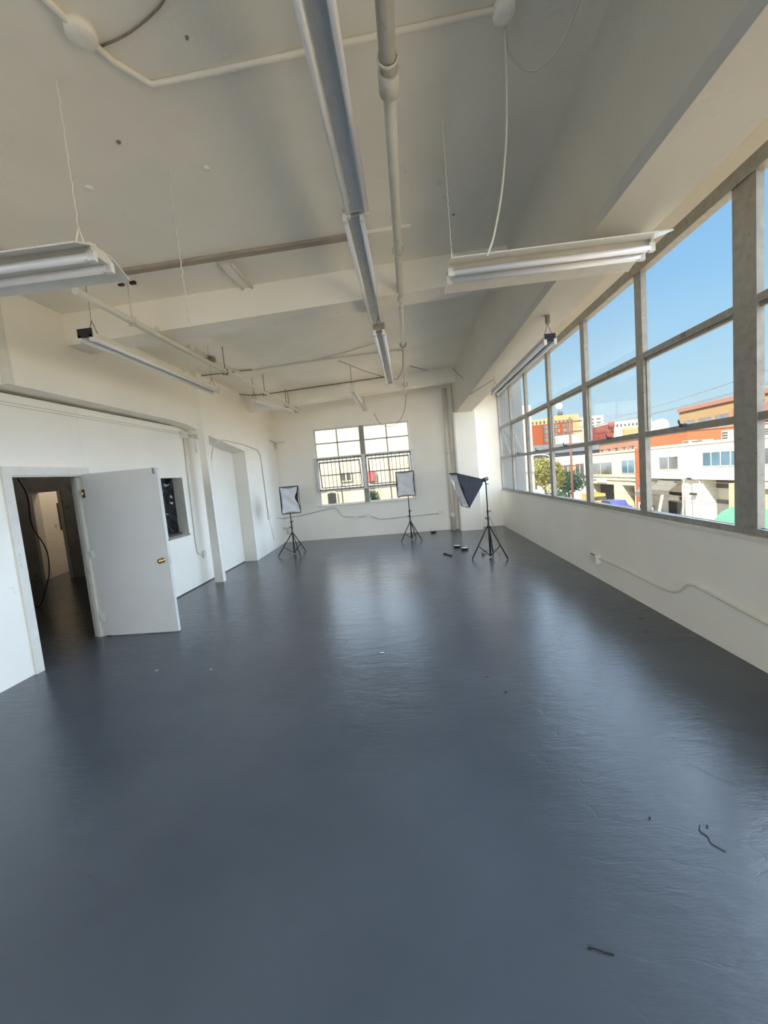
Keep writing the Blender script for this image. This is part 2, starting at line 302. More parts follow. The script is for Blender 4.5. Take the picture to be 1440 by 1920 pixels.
# dark room behind the door
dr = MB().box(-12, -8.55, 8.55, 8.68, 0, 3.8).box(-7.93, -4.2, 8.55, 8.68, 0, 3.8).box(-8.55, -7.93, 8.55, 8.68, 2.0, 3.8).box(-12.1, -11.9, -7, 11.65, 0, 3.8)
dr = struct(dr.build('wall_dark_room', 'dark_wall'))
MB().box(-8.62, -8.54, 8.52, 8.69, 0, 2.0).build('jamb', 'trim_paint', dr); MB().box(-7.94, -7.86, 8.52, 8.69, 0, 2.0).build('jamb', 'trim_paint', dr)
hm = struct(MB().box(-12, -4.2, 9.9, 10.0, 0, 3.8).build('wall_hallway', 'wall_paint'))
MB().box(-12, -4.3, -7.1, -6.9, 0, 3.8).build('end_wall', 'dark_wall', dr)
# ------------------------------------------------------------------ window_1: the long steel-framed window on the right
w1 = sroot('window_1', (2.53, 3, 1))
MY = [-6, -4.98, -3.61, -2.24, -.87, .5, 1.87, 3.225, 4.575, 5.95, 7.42, 8.82, 10.13, 11.42]
ZB = [1.005, 1.89, 2.71, 3.66]
MB().box(2.525, 2.60, -6, 11.42, 1.0, 1.06).build('bottom_rail', 'steel_frame', w1)
MB().box(2.51, 2.60, -6, 11.42, 3.55, 3.66).build('head_rail', 'steel_frame', w1)
MB().box(2.53, 2.60, 11.35, 11.42, 1.0, 3.6).build('end_stile', 'steel_frame', w1)
for y in MY[1:-1]:
    wd = .21 if abs(y-3.225) < .01 else .125
    MB().box(2.528, 2.582, y-wd/2, y+wd/2, 1.02, 3.6).build('mullion', 'steel_frame', w1)
for i, (a, b_) in enumerate(zip(MY, MY[1:])):
    a2, b2 = a+.06, b_-.06
    for z in ZB[1:3]:
        MB().box(2.535, 2.59, a2, b2, z-.035, z+.025).build('transom', 'steel_frame', w1)
    for r in range(3):
        z0, z1 = (ZB[r]+.04, ZB[r+1]-.035) if r < 2 else (ZB[2]+.02, 3.56)
        if i == len(MY)-2 and r == 1: continue
        MB().box(2.565, 2.571, a2-.01, b2+.01, z0, z1).build('pane', 'pane_dusty' if r == 0 else 'pane_glass', w1)
        if r == 0 and b_ > 2:
            MB().box(2.555, 2.58, a2+.014, b2, z0, z0+.018).box(2.555, 2.58, a2, a2+.014, z0, z1).build('putty', 'dark_putty', w1)
        if r == 1 and b_ > 2:
            MB().box(2.555, 2.585, a2, a2+.02, z0, z1).box(2.555, 2.585, b2-.02, b2, z0, z1).box(2.553, 2.585, a2, b2, z1-.03, z1+.001).build('sash', 'steel_frame', w1)
            ym = (a+b_)/2
            MB().box(2.50, 2.54, ym-.025, ym+.025, 1.90, 1.925).tube([(2.50, ym, 1.91), (2.49, ym+.01, 1.95), (2.505, ym+.03, 1.965)], .009, 6).build('latch', 'dark_putty', w1)
            MB().box(2.53, 2.55, ym-.03, ym+.03, 2.69, 2.73).build('hinge', 'rust', w1)
# the pivoted pane nearest the far wall, tilted open
def tilt(yc0, yc1, zt, zb, th, xp, fr, pl_, parent, m='steel_frame'):
    d = Vector((math.sin(th), 0, -math.cos(th)))
    L_ = zt-zb; nrm = Vector((math.cos(th), 0, math.sin(th))); P0 = Vector((xp, 0, zt))
    s = MB()
    for y in (yc0+.012, yc1-.012): s.obox(P0+d*L_/2+Vector((0, y, 0)), nrm*.012, (0, .012, 0), d*L_/2)
    for t in (0, L_): s.obox(P0+d*t+Vector((0, (yc0+yc1)/2, 0)), nrm*.012, (0, (yc1-yc0)/2, 0), d*.014)
    s.build(fr, m, parent)
    MB().obox(P0+d*L_/2+Vector((0, (yc0+yc1)/2, 0)), nrm*.003, (0, (yc1-yc0)/2, 0), d*L_/2).build(pl_, 'pane_glass', parent)
tilt(10.2, 11.34, 2.68, 1.93, .32, 2.57, 'open_sash', 'pane', w1)
# ------------------------------------------------------------------ window_2: far window with security grille
w2 = sroot('window_2', (-1.29, 11.45, .98))
xa, xm, xb, za, zb = -2.645, -1.28, .06, .98, 3.15
s = MB()
for x in (xa, xb-.035): s.box(x, x+.035, 11.46, 11.52, za, zb)
s.box(xa+.035, xb-.035, 11.46, 11.52, za, za+.03).box(xa+.035, xb-.035, 11.46, 11.52, zb-.03, zb).build('frame', 'trim_paint', w2)
MB().box(xm-.07, xm+.07, 11.43, 11.53, za, zb).build('mullion', 'steel_frame', w2)
for h, (p, q) in enumerate(((xa, xm-.07), (xm+.07, xb))):
    mid = (p+q)/2
    MB().box(p, q, 11.47, 11.51, 2.735, 2.765).build('glazing_bar', 'steel_frame', w2)
    MB().box(p, q, 11.46, 11.52, 2.27, 2.33).build('transom', 'steel_frame', w2)
    MB().box(p, q, 11.46, 11.52, 1.39, 1.44).build('transom', 'steel_frame', w2)
    MB().box(mid-.015, mid+.015, 11.47, 11.51, 2.33, zb).build('glazing_bar', 'steel_frame', w2)
    MB().box(mid-.015, mid+.015, 11.47, 11.51, za, 1.40).build('glazing_bar', 'steel_frame', w2)
    for (u0, u1) in ((p+.03, mid-.015), (mid+.015, q-.03)):
        for (v0, v1) in ((2.765, zb-.02), (2.33, 2.735), (za+.02, 1.40)):
            MB().box(u0, u1, 11.488, 11.493, v0, v1).build('pane', 'pane_dusty', w2)
    # four-light sash swung outwards at the foot
    th = .24; d = Vector((0, math.sin(th), -math.cos(th))); nm = Vector((0, math.cos(th), math.sin(th))); P0 = Vector((0, 11.47, 2.20)); LL = .74
    s = MB()
    for x in (p+.06, mid, q-.06): s.obox(P0+d*LL/2+Vector((x, 0, 0)), (.014, 0, 0), nm*.012, d*LL/2)
    for t in (0, LL/2, LL): s.obox(P0+d*t+Vector((mid, 0, 0)), ((q-p)/2-.06, 0, 0), nm*.012, d*.014)
    s.build('open_sash', 'steel_frame', w2)
    for x0, x1 in ((p+.07, mid), (mid, q-.07)):
        for t in (LL*.25, LL*.75):
            MB().obox(P0+d*t+Vector(((x0+x1)/2, 0, 0)), ((x1-x0)/2, 0, 0), nm*.002, d*LL*.24).build('pane', 'pane_dusty', w2)
gr = thing('security_grille', 'white barred security grille fixed across the middle of the far window', 'grille', (-1.29, 11.40, 1.40))
s = MB(); s.box(-2.71, -2.63, 11.385, 11.42, 1.36, 2.34).box(.06, .13, 11.385, 11.42, 1.03, 2.34).box(-1.325, -1.235, 11.385, 11.42, 1.38, 2.34)
s.box(-2.715, .135, 11.382, 11.42, 2.315, 2.35).box(-2.712, .132, 11.383, 11.42, 1.375, 1.40).build('frame', 'galvanised', gr)
bar0 = None
for k in range(24):
    x = -2.55+.112*k+(.05 if k > 11 else 0)
    if bar0 is None: bar0 = MB().tube([(x, 11.40, 1.39), (x, 11.40, 2.32)], .007, 6).build('bar', 'dark_putty', gr); xb0 = x
    else: inst(bar0, 'bar', gr, (x-xb0, 0, 0))
MB().tube([(-2.65, 11.40, 2.22), (.08, 11.40, 2.22)], .008, 6).build('cross_bar', 'steel_frame', gr)
# ------------------------------------------------------------------ window_3: small interior window blacked out with plastic
w3 = sroot('window_3', (-4.1, 6.48, .98))
vs = []; ny, nz = 26, 40
for i in range(ny+1):
    for j in range(nz+1):
        y, z = 6.18+.61*i/ny, .98+.99*j/nz
        k = .016*math.sin(9*y*1.7+4.2*math.sin(5*z))+.010*math.sin(23*y-9*z+2.5*math.sin(11*z))+.007*math.sin(31*z+17*y)
        vs.append((-4.15+k*min(1, 8*min(i/ny, 1-i/ny)), y, z))
MB().add(vs, [(i*(nz+1)+j, (i+1)*(nz+1)+j, (i+1)*(nz+1)+j+1, i*(nz+1)+j+1) for i in range(ny) for j in range(nz)], True).build('plastic_sheet', 'sheet_plastic', w3)
s = MB().box(-4.14, -4.10, 6.18, 6.79, .98, 1.02).box(-4.14, -4.11, 6.18, 6.21, .98, 1.97); s.build('frame', 'dark_putty', w3)
MB().box(-3.975, -3.955, 6.16, 6.80, .955, .985).build('sill', 'steel_frame', w3)
# ------------------------------------------------------------------ door_1
d1 = sroot('door_1', (-3.95, 4.66, 0))
lf = MB().box(-3.965, -3.005, 4.625, 4.668, .012, 2.035).build('door_leaf', 'door_paint', d1)
MB().box(-3.0055, -3.003, 4.63, 4.664, .86, .95).build('latch_plate', 'chrome', lf)
MB().lathe((0, 0, 0), [(.032, 0), (.032, .008), (.014, .012), (.013, .035), (.028, .045), (.031, .06), (.024, .072), (.004, .076)], 18).build('knob', 'brass', lf)
kn = bpy.data.objects['knob']; kn.location = Vector((-3.085, 4.625, .91))-ANCH[lf]+ANCH[lf]
ROTK = Matrix.Rotation(math.radians(90), 4, 'X')
kn.data.transform(Matrix.Translation(ANCH[lf])); kn.data.transform(ROTK); kn.location = Vector((-3.085, 4.625, .91))-ANCH[lf]
kk = inst(kn, 'knob', lf, Vector((-3.085, 4.668, .91))-ANCH[lf]); kk.rotation_euler = (0, 0, math.pi)
MB().box(-3.06, -3.035, 4.618, 4.626, 1.96, 2.03).build('bracket', 'steel_frame', lf)
for z in (.25, 1.05, 1.80):
    MB().tube([(-3.972, 4.618, z-.05), (-3.972, 4.618, z+.05)], .009, 8).box(-3.972, -3.945, 4.618, 4.626, z-.05, z+.05).build('hinge', 'brass' if z > 1.5 else 'door_paint', d1)
fr = MB().box(-3.99, -3.945, 3.67, 3.76, 0, 2.025).box(-3.99, -3.945, 4.68, 4.74, 0, 2.025).box(-3.99, -3.945, 3.67, 4.74, 2.0255, 2.115)
fr.box(-4.12, -3.965, 3.745, 3.775, 0, 2.01).box(-4.12, -3.97, 4.64, 4.685, 0, 2.01).box(-4.12, -3.966, 3.745, 4.685, 2.0105, 2.04)
fr.build('door_frame', 'trim_paint', d1)
MB().box(-4.06, -4.02, 4.615, 4.645, 0, 2.02).build('door_stop', 'trim_paint', d1)
# hallway wall beyond the second opening, with a framed mirror and a light switch
HA, HT, HN = Vector((-8.58, 8.69, 0)), Vector((-.221, .975, 0)), Vector((.975, .221, 0))
def on_hall(s_, z, off=0): return HA+HT*(s_-.09)+HN*off+Vector((0, 0, z))
struct(MB().obox(on_hall(.78, 1.8, -.05), HT*.68, HN*.05, (0, 0, 1.8)).build('wall_hallway_side', 'wall_paint'))
t = thing('framed_mirror', 'dark framed mirror on the lit wall seen through the dark doorway', 'mirror', on_hall(.92, 1.4))
fm_ = MB()
for s0, s1, z0_, z1_ in ((.72, .755, 1.07, 1.73), (1.10, 1.135, 1.07, 1.73), (.755, 1.10, 1.07, 1.105), (.755, 1.10, 1.695, 1.73)): fm_.obox(on_hall((s0+s1)/2, (z0_+z1_)/2, .012), HT*((s1-s0)/2), HN*.012, (0, 0, (z1_-z0_)/2))
fm_.build('frame', 'dark_putty', t)
MB().obox(on_hall(.928, 1.40, .006), HT*.173, HN*.004, (0, 0, .295)).build('mirror_glass', 'mirror', t)
t = thing('light_switch', 'small light switch left of the framed mirror', 'switch', on_hall(.56, 1.18))
MB().obox(on_hall(.56, 1.18, .004), HT*.035, HN*.004, (0, 0, .057)).build('plate', 'fixture_white', t); MB().obox(on_hall(.56, 1.18, .011), HT*.007, HN*.004, (0, 0, .014)).build('toggle', 'dark_putty', t)
# ================================================================== CEILING RUNS
P = 'pipe_paint'
t = thing('sprinkler_pipe', 'long white ceiling pipe running beside the twin-tube strip lights', 'pipe', (.06, 6, 3.75))
MB().tube([(.058, -3, 3.76), (.058, 2.31, 3.76)], .043, 12).build('pipe', P, t)
MB().tube([(.058, 2.25, 3.76), (.058, 4.95, 3.76)], .036, 12).build('pipe', P, t)
MB().tube([(.058, 4.9, 3.76), (.058, 6.7, 3.76)], .03, 12).build('pipe', P, t)
MB().tube([(.058, 6.65, 3.76), (.06, 10.9, 3.72)], .022, 12).build('pipe', P, t)
for y, r in ((2.32, .056), (4.93, .045), (6.66, .042)): MB().tube([(.058, y-.06, 3.76), (.058, y+.06, 3.76)], r, 12).build('coupling', P, t)
for y in (2.2, 3.95, 6.68, 9.6):
    MB().tube([(.045, y, zc(.05)), (.045, y, 3.76)], .008, 6).tube([(.058+.05*math.cos(a), y, 3.76+.05*math.sin(a)) for a in [i*.524 for i in range(13)]], .007, 6).build('hanger', 'rust' if y > 6 else P, t)
t = thing('gas_pipe', 'thin white pipe hung on rods along the left side of the ceiling', 'pipe', (-2.7, 6, 3.48))
MB().tube([(-2.72, 3.42, 3.50), (-2.70, 6.3, 3.50)], .034, 12).build('pipe', P, t)
MB().tube([(-2.70, 6.25, 3.50), (-2.66, 10.25, 3.50)], .024, 12).build('pipe', P, t)
MB().tube([(-2.70, 6.22, 3.50), (-2.70, 6.34, 3.50)], .046, 12).build('coupling', P, t)
for y in (4.12, 6.2, 7.9, 9.3, 10.1):
    MB().tube([(-2.71, y, zc(-2.71)), (-2.71, y, 3.53)], .007, 6).box(-2.75, -2.67, y-.012, y+.012, 3.455, 3.465).box(-2.75, -2.742, y-.012, y+.012, 3.46, 3.54).box(-2.678, -2.67, y-.012, y+.012, 3.46, 3.54).build('hanger', 'pipe_paint' if y < 5 else 'rust', t)
def run(name, label, cat, pts, r, m, cl=True, off=None, group=None):
    pp = [(x, y, (zc(x)-(r if off is None else off)) if z is None else z) for x, y, z in pts]
    return tag(MB().tube(arc(pp) if cl else pp, r, 8).build(name, m, None, pp[len(pp)//2]), label, cat, group)
t = thing('ceiling_conduit', 'white conduit with round junction boxes crossing the ceiling overhead', 'conduit', (-.5, 2.3, 3.98))
pp = [(-1.50, 1.75, None), (-1.42, 2.02, None), (-1.36, 2.20, None), (-1.25, 2.36, None), (-.9, 2.375, None), (.72, 2.42, None)]
MB().tube([(x, y, zc(x)-.016) for x, y, z in pp], .016, 8).build('pipe', 'ceiling_paint', t)
MB().lathe((-1.41, 2.06, zc(-1.41)-.05), [(.03, 0), (.06, .006), (.068, .02), (.07, .055)], 18).build('junction_box', 'ceiling_paint', t)
MB().lathe((.70, 2.43, zc(.70)-.05), [(.03, 0), (.055, .006), (.06, .02), (.062, .055)], 18).build('junction_box', 'ceiling_paint', t)
run('loose_cable', 'dark thin cable lying on the ceiling above the left junction box', 'cable', [(-1.37, 2.14, None), (-1.23, 2.125, None), (-1.09, 2.085, None), (-.95, 2.03, None), (-.8, 1.85, None)], .005, 'rust', off=.006)
run('looped_cable', 'pale cable drooping in a loop from the ceiling box near the long beam', 'cable', [(.72, 2.47, 4.09), (.765, 2.63, 4.08), (.866, 2.72, 4.07), (.954, 2.75, 4.06), (1.03, 2.70, 4.07), (1.09, 2.60, 4.09), (1.10, 2.40, 4.11), (1.1, 2.1, None)], .006, 'cable_white')
run('hanging_cable', 'long white cable dangling straight down from the ceiling box', 'cable', [(.72, 2.50, 4.10), (.735, 2.56, 3.95), (.72, 2.56, 3.6), (.665, 2.56, 3.25), (.60, 2.56, 3.02), (.56, 2.56, 2.94)], .006, 'cable_white')
t = thing('back_conduit', 'grey conduit with boxes bending along the back bay of the ceiling', 'conduit', (-1.5, 7.7, 3.95))
pp = [(-3.10, 5.97, 0), (-3.08, 6.9, 0), (-3.05, 7.40, 0), (-2.75, 7.53, 0), (-1.47, 7.64, 0), (.10, 8.0, 0)]
MB().tube(arc([(x, y, zc(x)-.02) for x, y, z in pp]), .014, 8).build('pipe', 'pipe_paint', t)
MB().tube([(-3.82, 7.24, zc(-3.8)-.02), (-2.755, 7.46, zc(-2.755)-.02)], .009, 6).build('pipe', 'rust', t)
MB().tube([(-1.40, 7.60, zc(-1.4)-.02), (-.30, 7.28, zc(-.3)-.02)], .012, 6).build('pipe', 'pipe_paint', t)
for c, sx in (((-1.43, 7.64), .11), ((-3.10, 5.94), .12)):
    MB().cbox((c[0], c[1], zc(c[0])-.025), sx, .10, .05).build('junction_box', 'fixture_white', t)
MB().box(-3.13, -3.02, 6.45, 6.6, zc(-3.1)-.06, zc(-3.1)).build('strap', 'rust', t)
run('beam_conduit', 'thin brown conduit following the corner where beam meets ceiling', 'conduit', [(-3.72, 7.9, None), (-3.70, 9.0, None), (-3.45, 9.37, None), (-2.2, 9.57, None), (-.35, 9.85, None)], .011, 'rust', off=.012)
run('sagging_wire', 'thin wire slung between the back conduit and the short strip light', 'cable', [(-1.2, 7.95, None), (-.75, 8.4, 3.85), (-.3, 6.75, 3.30)], .005, 'rust', cl=False)
run('diagonal_wire', 'short stretch of wire across the ceiling right of the thin pipe end', 'cable', [(.19, 9.30, None), (.62, 9.98, None)], .006, 'rust', off=.007)
run('drooping_cord', 'thin cord hanging in a U below the far beam by the pipe end', 'cable', [(-.80, 10.45, 3.30), (-.68, 10.6, 3.02), (-.38, 10.7, 2.93), (-.10, 10.7, 3.12), (.03, 10.6, 3.45), (.06, 10.5, 3.70)], .006, 'cable_dark')
run('short_cord', 'short grey cord from the strip light up to the ceiling pipe', 'cable', [(-.2, 6.6, 3.26), (-.10, 6.75, 3.22), (.02, 6.85, 3.40), (.05, 6.9, 3.73)], .006, 'rust')
run('beam_wire', 'dark wire stretched from the far beam to the window light', 'cable', [(1.1, 9.0, None), (1.315, 9.0, 3.62), (1.345, 8.4, 3.17), (1.53, 7.06, 3.14)], .005, 'cable_dark', cl=False, off=.3)
def chain(s, p, q, r=.006):
    p, q = Vector(p), Vector(q); n = max(4, int((q-p).length/.035)); pts = []
    for i in range(n+1):
        t = i/n; a = min(.008, r*1.3) if 0 < i < n else 0
        pts.append(p.lerp(q, t)+Vector(((a if i % 2 else -a), (a if (i//2) % 2 else -a)*.6, 0)))
    return s.tube(pts, r, 5)
s = MB(); chain(s, (-1.526, 2.95, zc(-1.526)), (-1.512, 2.95, 2.93), .004)
tag(s.build('hanging_chain', 'cable_white', None, (-1.52, 2.95, 3.4)), 'white painted chain dangling free from the ceiling with nothing on it', 'chain')
# battens and bits on the ceiling
t = thing('ceiling_batten', 'bare brown wooden batten nailed across the ceiling, its right end painted white', 'batten', (-1.2, 4.0, 3.97))
def batten(xa_, xb_, m, nm):
    ya, yb = 4.113+.0935*xa_, 4.113+.0935*xb_
    MB().hexa([(xa_, ya, zc(xa_)-.03), (xb_, yb, zc(xb_)-.03), (xb_, yb+.075, zc(xb_)-.03), (xa_, ya+.075, zc(xa_)-.03), (xa_, ya, zc(xa_)), (xb_, yb, zc(xb_)), (xb_, yb+.075, zc(xb_)), (xa_, ya+.075, zc(xa_))]).build(nm, m, t)
batten(-2.66, -.42, 'batten_wood', 'plank'); batten(-.42, .20, 'ceiling_paint', 'plank')
tag(MB().box(-3.29, -3.23, 2.6, 3.42, zc(-3.26)-.04, zc(-3.26)).build('ceiling_stick', 'batten_wood', None, (-3.26, 3.1, 3.8)), 'short wooden batten on the ceiling above the left wing fixture', 'batten')
t = thing('small_strip_light', 'small bare white two-tube light flat on the ceiling beyond the batten', 'light', (-1.65, 4.38, 3.93))
for x in (-1.70, -1.60): MB().tube([(x, 4.10, zc(x)-.03), (x, 4.66, zc(x)-.03)], .016, 8).build('tube', 'fixture_white', t)
MB().box(-1.70, -1.60, 4.12, 4.64, zc(-1.65)-.028, zc(-1.65)).build('housing', 'ceiling_paint', t)
t = thing('rod_plate', 'black plate of the first pipe hanger rod on the ceiling', 'bracket', (-2.72, 4.12, 3.86))
MB().box(-2.80, -2.745, 4.10, 4.13, zc(-2.72)-.02, zc(-2.72)+.005).build('tab', 'black_metal', t); MB().box(-2.675, -2.62, 4.10, 4.13, zc(-2.72)-.02, zc(-2.72)+.01).build('tab', 'black_metal', t)
spots = [(-2.11, 2.93, .03), (-1.26, 2.99, .025), (-1.67, 2.65, .014), (.615, 4.13, .014), (-.95, 2.2, .01)]
for k, (x, y, r) in enumerate(spots):
    tag(MB().lathe((x, y, zc(x)-.012), [(r*.3, 0), (r*.8, .004), (r, .014)], 10).build('ceiling_anchor', 'ceiling_paint' if k < 2 else 'rust', None, (x, y, zc(x))),
        ['white lump of plaster on the ceiling above the left wing fixture', 'white plaster lump on the ceiling right of the hanging chain', 'small rusty plug in the ceiling between conduit and batten', 'small dark plug in the ceiling near the long beam', 'tiny dark plug in the ceiling between the conduit and the loose cable'][k], 'anchor')
# ================================================================== FLUORESCENT FIXTURES
def strip(name, label, axis, a, b, c, z, w_=.13, housing='fixture_white', tubes='tube_glass', wings=0, end='fixture_white', hang=(), group=None, tr=.019, endz=.07, hm='rust'):
    """a,b: span along axis; c: centre on the other axis; z: tube height"""
    def Q(u, v, zz): return (u, v, zz) if axis == 'x' else (v, u, zz)
    def bx(s, u0, u1, v0, v1, z0, z1):
        return s.box(u0, u1, v0, v1, z0, z1) if axis == 'x' else s.box(v0, v1, u0, u1, z0, z1)
    t = thing(name, label, 'light', Q((a+b)/2, c, z), 'winged tube fixtures' if wings else 'hanging strip lights')
    s = MB(); bx(s, a, b, c-.045, c+.045, z+.02, z+.075); s.build('housing', housing, t)
    for sg in (-1, 1):
        MB().tube([Q(a+.015, c+sg*w_/2, z), Q(b-.015, c+sg*w_/2, z)], tr, 12).build('tube', tubes, t)
    for u in (a, b):
        s = MB(); bx(s, u-.008, u+.008, c-w_/2-.012, c+w_/2+.012, z+.015, z+endz)
        s.build('end_plate', end, t)
        for sg in (-1, 1):
            s = MB(); bx(s, u-.02, u+.02, c+sg*w_/2-.014, c+sg*w_/2+.014, z-.024, z+.03); s.build('lamp_holder', 'white_plastic' if end != 'rust' else 'fixture_white', t)
    if wings:
        for sg in (-1, 1):
            e0, e1 = c+sg*.05, c+sg*(.05+wings)
            poly = [(e0, z+.07), (e1, z+.005), (e1, z-.003), (e0, z+.06)]
            s = MB()
            if axis == 'x': s.prism(poly, 'x', a-.02, b+.02)
            else: s.prism(poly, 'y', a-.02, b+.02)
            s.build('reflector', housing, t)
    for (u, v, top) in hang:
        s = MB()
        p = Q(u, c+v, top); k = Q(u, c, z+.20)
        chain(s, p, k, .0022)
        s.tube([k, Q(u, c-.045, z+.07)], .004, 5); s.tube([k, Q(u, c+.045, z+.07)], .004, 5)
        s.build('hanger', hm, t)
    return t
z0 = 3.60
strip('strip_light', 'near twin-tube strip light with a bare metal channel overhead, nearest of the in-line pair', 'y', .55, 3.085, -.225, z0, .135, 'chrome', 'tube_glass', end='chrome', hang=((.7, 0, zc(-.22)), (3.0, 0, zc(-.22))))
strip('strip_light', 'twin-tube metal strip light joined to the far end of the overhead one', 'y', 3.135, 5.25, -.262, z0, .125, 'galvanised', 'tube_glass', end='chrome', hang=((3.2, 0, zc(-.25)), (4.5, 0, zc(-.25))))
strip('strip_light', 'short hung strip light with a rusty end plate, third along the centre row', 'y', 4.32, 6.74, -.20, 3.17, .095, 'galvanised', 'tube_glass', end='rust', hang=((4.40, 0, 3.575), (6.5, 0, zc(-.2))), endz=.10)
strip('wing_fixture', 'white winged two-tube fixture hanging crosswise beside the long window', 'x', .40, 1.74, 3.03, 3.06, .115, wings=.21, hang=((.42, 0, zc(.42)), (1.70, 0, 3.18)), tr=.021, end='fixture_white', hm='ceiling_paint')
strip('wing_fixture', 'white winged two-tube fixture at the left edge above the partition', 'x', -3.35, -1.60, 2.23, 3.0, .125, wings=.15, hang=((-1.70, 0, zc(-1.7)), (-3.2, 0, zc(-3.2))), tr=.021, hm='ceiling_paint')
t = strip('strip_light', 'strip light hung along the window below the long beam', 'y', 4.36, 7.05, 1.535, 2.90, .10, 'galvanised', 'tube_glass', end='fixture_white', hang=((4.40, 0, 3.18), (7.0, 0, 3.18)), endz=.08)
MB().box(1.52, 1.55, 4.37, 4.42, 3.10, 3.18).build('bracket', 'rust', t)
MB().box(1.48, 1.59, 4.345, 4.352, 2.905, 2.985).build('end_opening', 'black_metal', t)
t = strip('strip_light', 'long strip light hung along the left wall beside the thin pipe', 'y', 3.66, 6.14, -2.87, 3.19, .11, 'fixture_white', 'tube_glass', hang=((3.75, 0, zc(-2.87)), (6.05, 0, zc(-2.87))), endz=.08)
MB().box(-2.94, -2.80, 3.64, 3.652, 3.20, 3.28).build('end_opening', 'black_metal', t)
MB().tube(arc([(-2.75, 5.3, 3.46), (-2.82, 5.28, 3.42), (-2.87, 5.28, 3.27)]), .006, 6).build('cord', 'cable_white', t)
# slanting small fixtures at the back
def slant(name, label, p, q, w_, hang):
    p, q = Vector(p), Vector(q); t = thing(name, label, 'light', (p+q)/2, 'hanging strip lights')
    d = (q-p).normalized(); sd_ = d.cross(Vector((0, 0, 1))).normalized(); u = sd_.cross(d); c = (p+q)/2; L2 = (q-p).length/2
    MB().obox(c+u*.045, d*L2, sd_*.045, u*.028).build('housing', 'fixture_white', t)
    for sg in (-1, 1): MB().tube([p+sd_*sg*w_/2, q+sd_*sg*w_/2], .02, 10).build('tube', 'tube_glass', t)
    for e_ in (p, q): MB().obox(e_+u*.03, d*.007, sd_*(w_/2+.01), u*.045).build('end_plate', 'fixture_white', t)
    for f in hang:
        k = p.lerp(q, f); s = MB(); top = (k.x, k.y, zc(k.x)-(.32 if (9.94+.152*k.x) < k.y < (10.24+.152*k.x) else 0)); chain(s, top, k+Vector((0, 0, .2)), .006)
        s.tube([k+Vector((0, 0, .2)), k+sd_*.05+u*.06], .004, 5); s.tube([k+Vector((0, 0, .2)), k-sd_*.05+u*.06], .004, 5); s.build('hanger', 'rust', t)
slant('strip_light', 'short strip light in the far left corner below the pipe end', (-2.98, 7.95, 3.37), (-2.70, 9.6, 3.37), .10, (.03, .95))
slant('strip_light', 'smallest strip light, hung before the far beam above the far window', (-1.05, 8.35, 3.47), (-1.03, 10.65, 3.42), .10, (.05, .93))
# ================================================================== WALL RUNS
t = thing('partition_conduit', 'white conduit dropping down the partition from a junction box to an outlet', 'conduit', (-3.96, 7.0, 1.5))
MB().tube(arc([(-3.955, 6.98, 2.68), (-3.955, 6.93, .80), (-3.955, 6.95, .58), (-3.955, 7.12, .545)]), .011, 8).build('pipe', P, t)
MB().box(-3.97, -3.90, 6.90, 7.03, 2.66, 2.78).build('junction_box', 'fixture_white', t)
MB().box(-3.97, -3.935, 7.11, 7.20, .47, .60).build('outlet', 'white_plastic', t)
MB().tube(arc([(-3.92, 7.03, 2.72), (-3.85, 7.05, 2.73), (-3.80, 7.05, 2.66), (-3.79, 7.05, 2.40)]), .012, 8).build('pipe', P, t)
t = thing('wire_moulding', 'pair of thin painted wires clipped along the top of the partition', 'cable', (-3.965, 5, 2.75))
for z in (2.765, 2.735): MB().tube([(-3.965, 1.5, z), (-3.965, 4.7, z-.002), (-3.965, 6.9, z)], .005, 6).build('wire', 'trim_paint', t)
t = thing('pilaster_conduit', 'white conduit across the recess header and down the far pilaster to a box', 'conduit', (-3.65, 9, 2))
MB().tube(arc([(-3.635, 7.22, 1.2), (-3.635, 7.24, 2.69), (-3.635, 8.87, 2.655), (-3.70, 9.80, 2.60), (-3.71, 9.98, 2.47), (-3.715, 10.05, .95)]), .012, 8).build('pipe', P, t)
MB().box(-3.76, -3.69, 10.0, 10.13, .84, .96).build('junction_box', 'fixture_white', t)
MB().tube([(-3.72, 10.07, .86), (-3.735, 10.35, .25)], .006, 6).build('wire', 'trim_paint', t)
t = thing('far_wall_conduit', 'white conduit stepping along the far wall between two outlet boxes', 'conduit', (-1.5, 11.41, .6))
MB().tube(arc([(-3.78, 11.405, .71), (-3.17, 11.405, .76), (-2.34, 11.405, .895), (-2.18, 11.405, .87), (-2.03, 11.405, .61), (-1.66, 11.405, .58), (-1.20, 11.405, .58), (-.98, 11.405, .455), (.72, 11.405, .485)]), .012, 8).build('pipe', 'galvanised', t)
for x, z in ((-1.66, .57), (-1.30, .60), (.78, .50)): MB().box(x-.07, x+.07, 11.365, 11.42, z-.055, z+.055).build('outlet', 'white_plastic', t)
MB().tube([(-3.78, 11.405, .71), (-3.765, 10.12, .90)], .010, 6).build('pipe', 'galvanised', t)
t = thing('corner_valve', 'small white pipe valve stub low in the far left corner', 'valve', (-3.6, 11.3, .45))
MB().tube([(-3.78, 11.28, .44), (-3.45, 11.28, .44)], .025, 8).build('pipe', 'pipe_paint', t); MB().tube([(-3.66, 11.28, .44), (-3.66, 11.28, .25)], .03, 8).build('stub', 'galvanised', t)
t = thing('corner_bracket', 'small painted pipe bracket high in the far left corner', 'bracket', (-3.7, 11.3, 2.9))
MB().tube([(-3.745, 10.9, 2.93), (-3.755, 11.39, 2.90), (-3.5, 11.40, 2.90)], .018, 6).build('pipe', 'trim_paint', t); MB().tube([(-3.74, 11.39, 2.92), (-3.74, 11.39, 2.70)], .03, 8).build('stub', 'trim_paint', t)
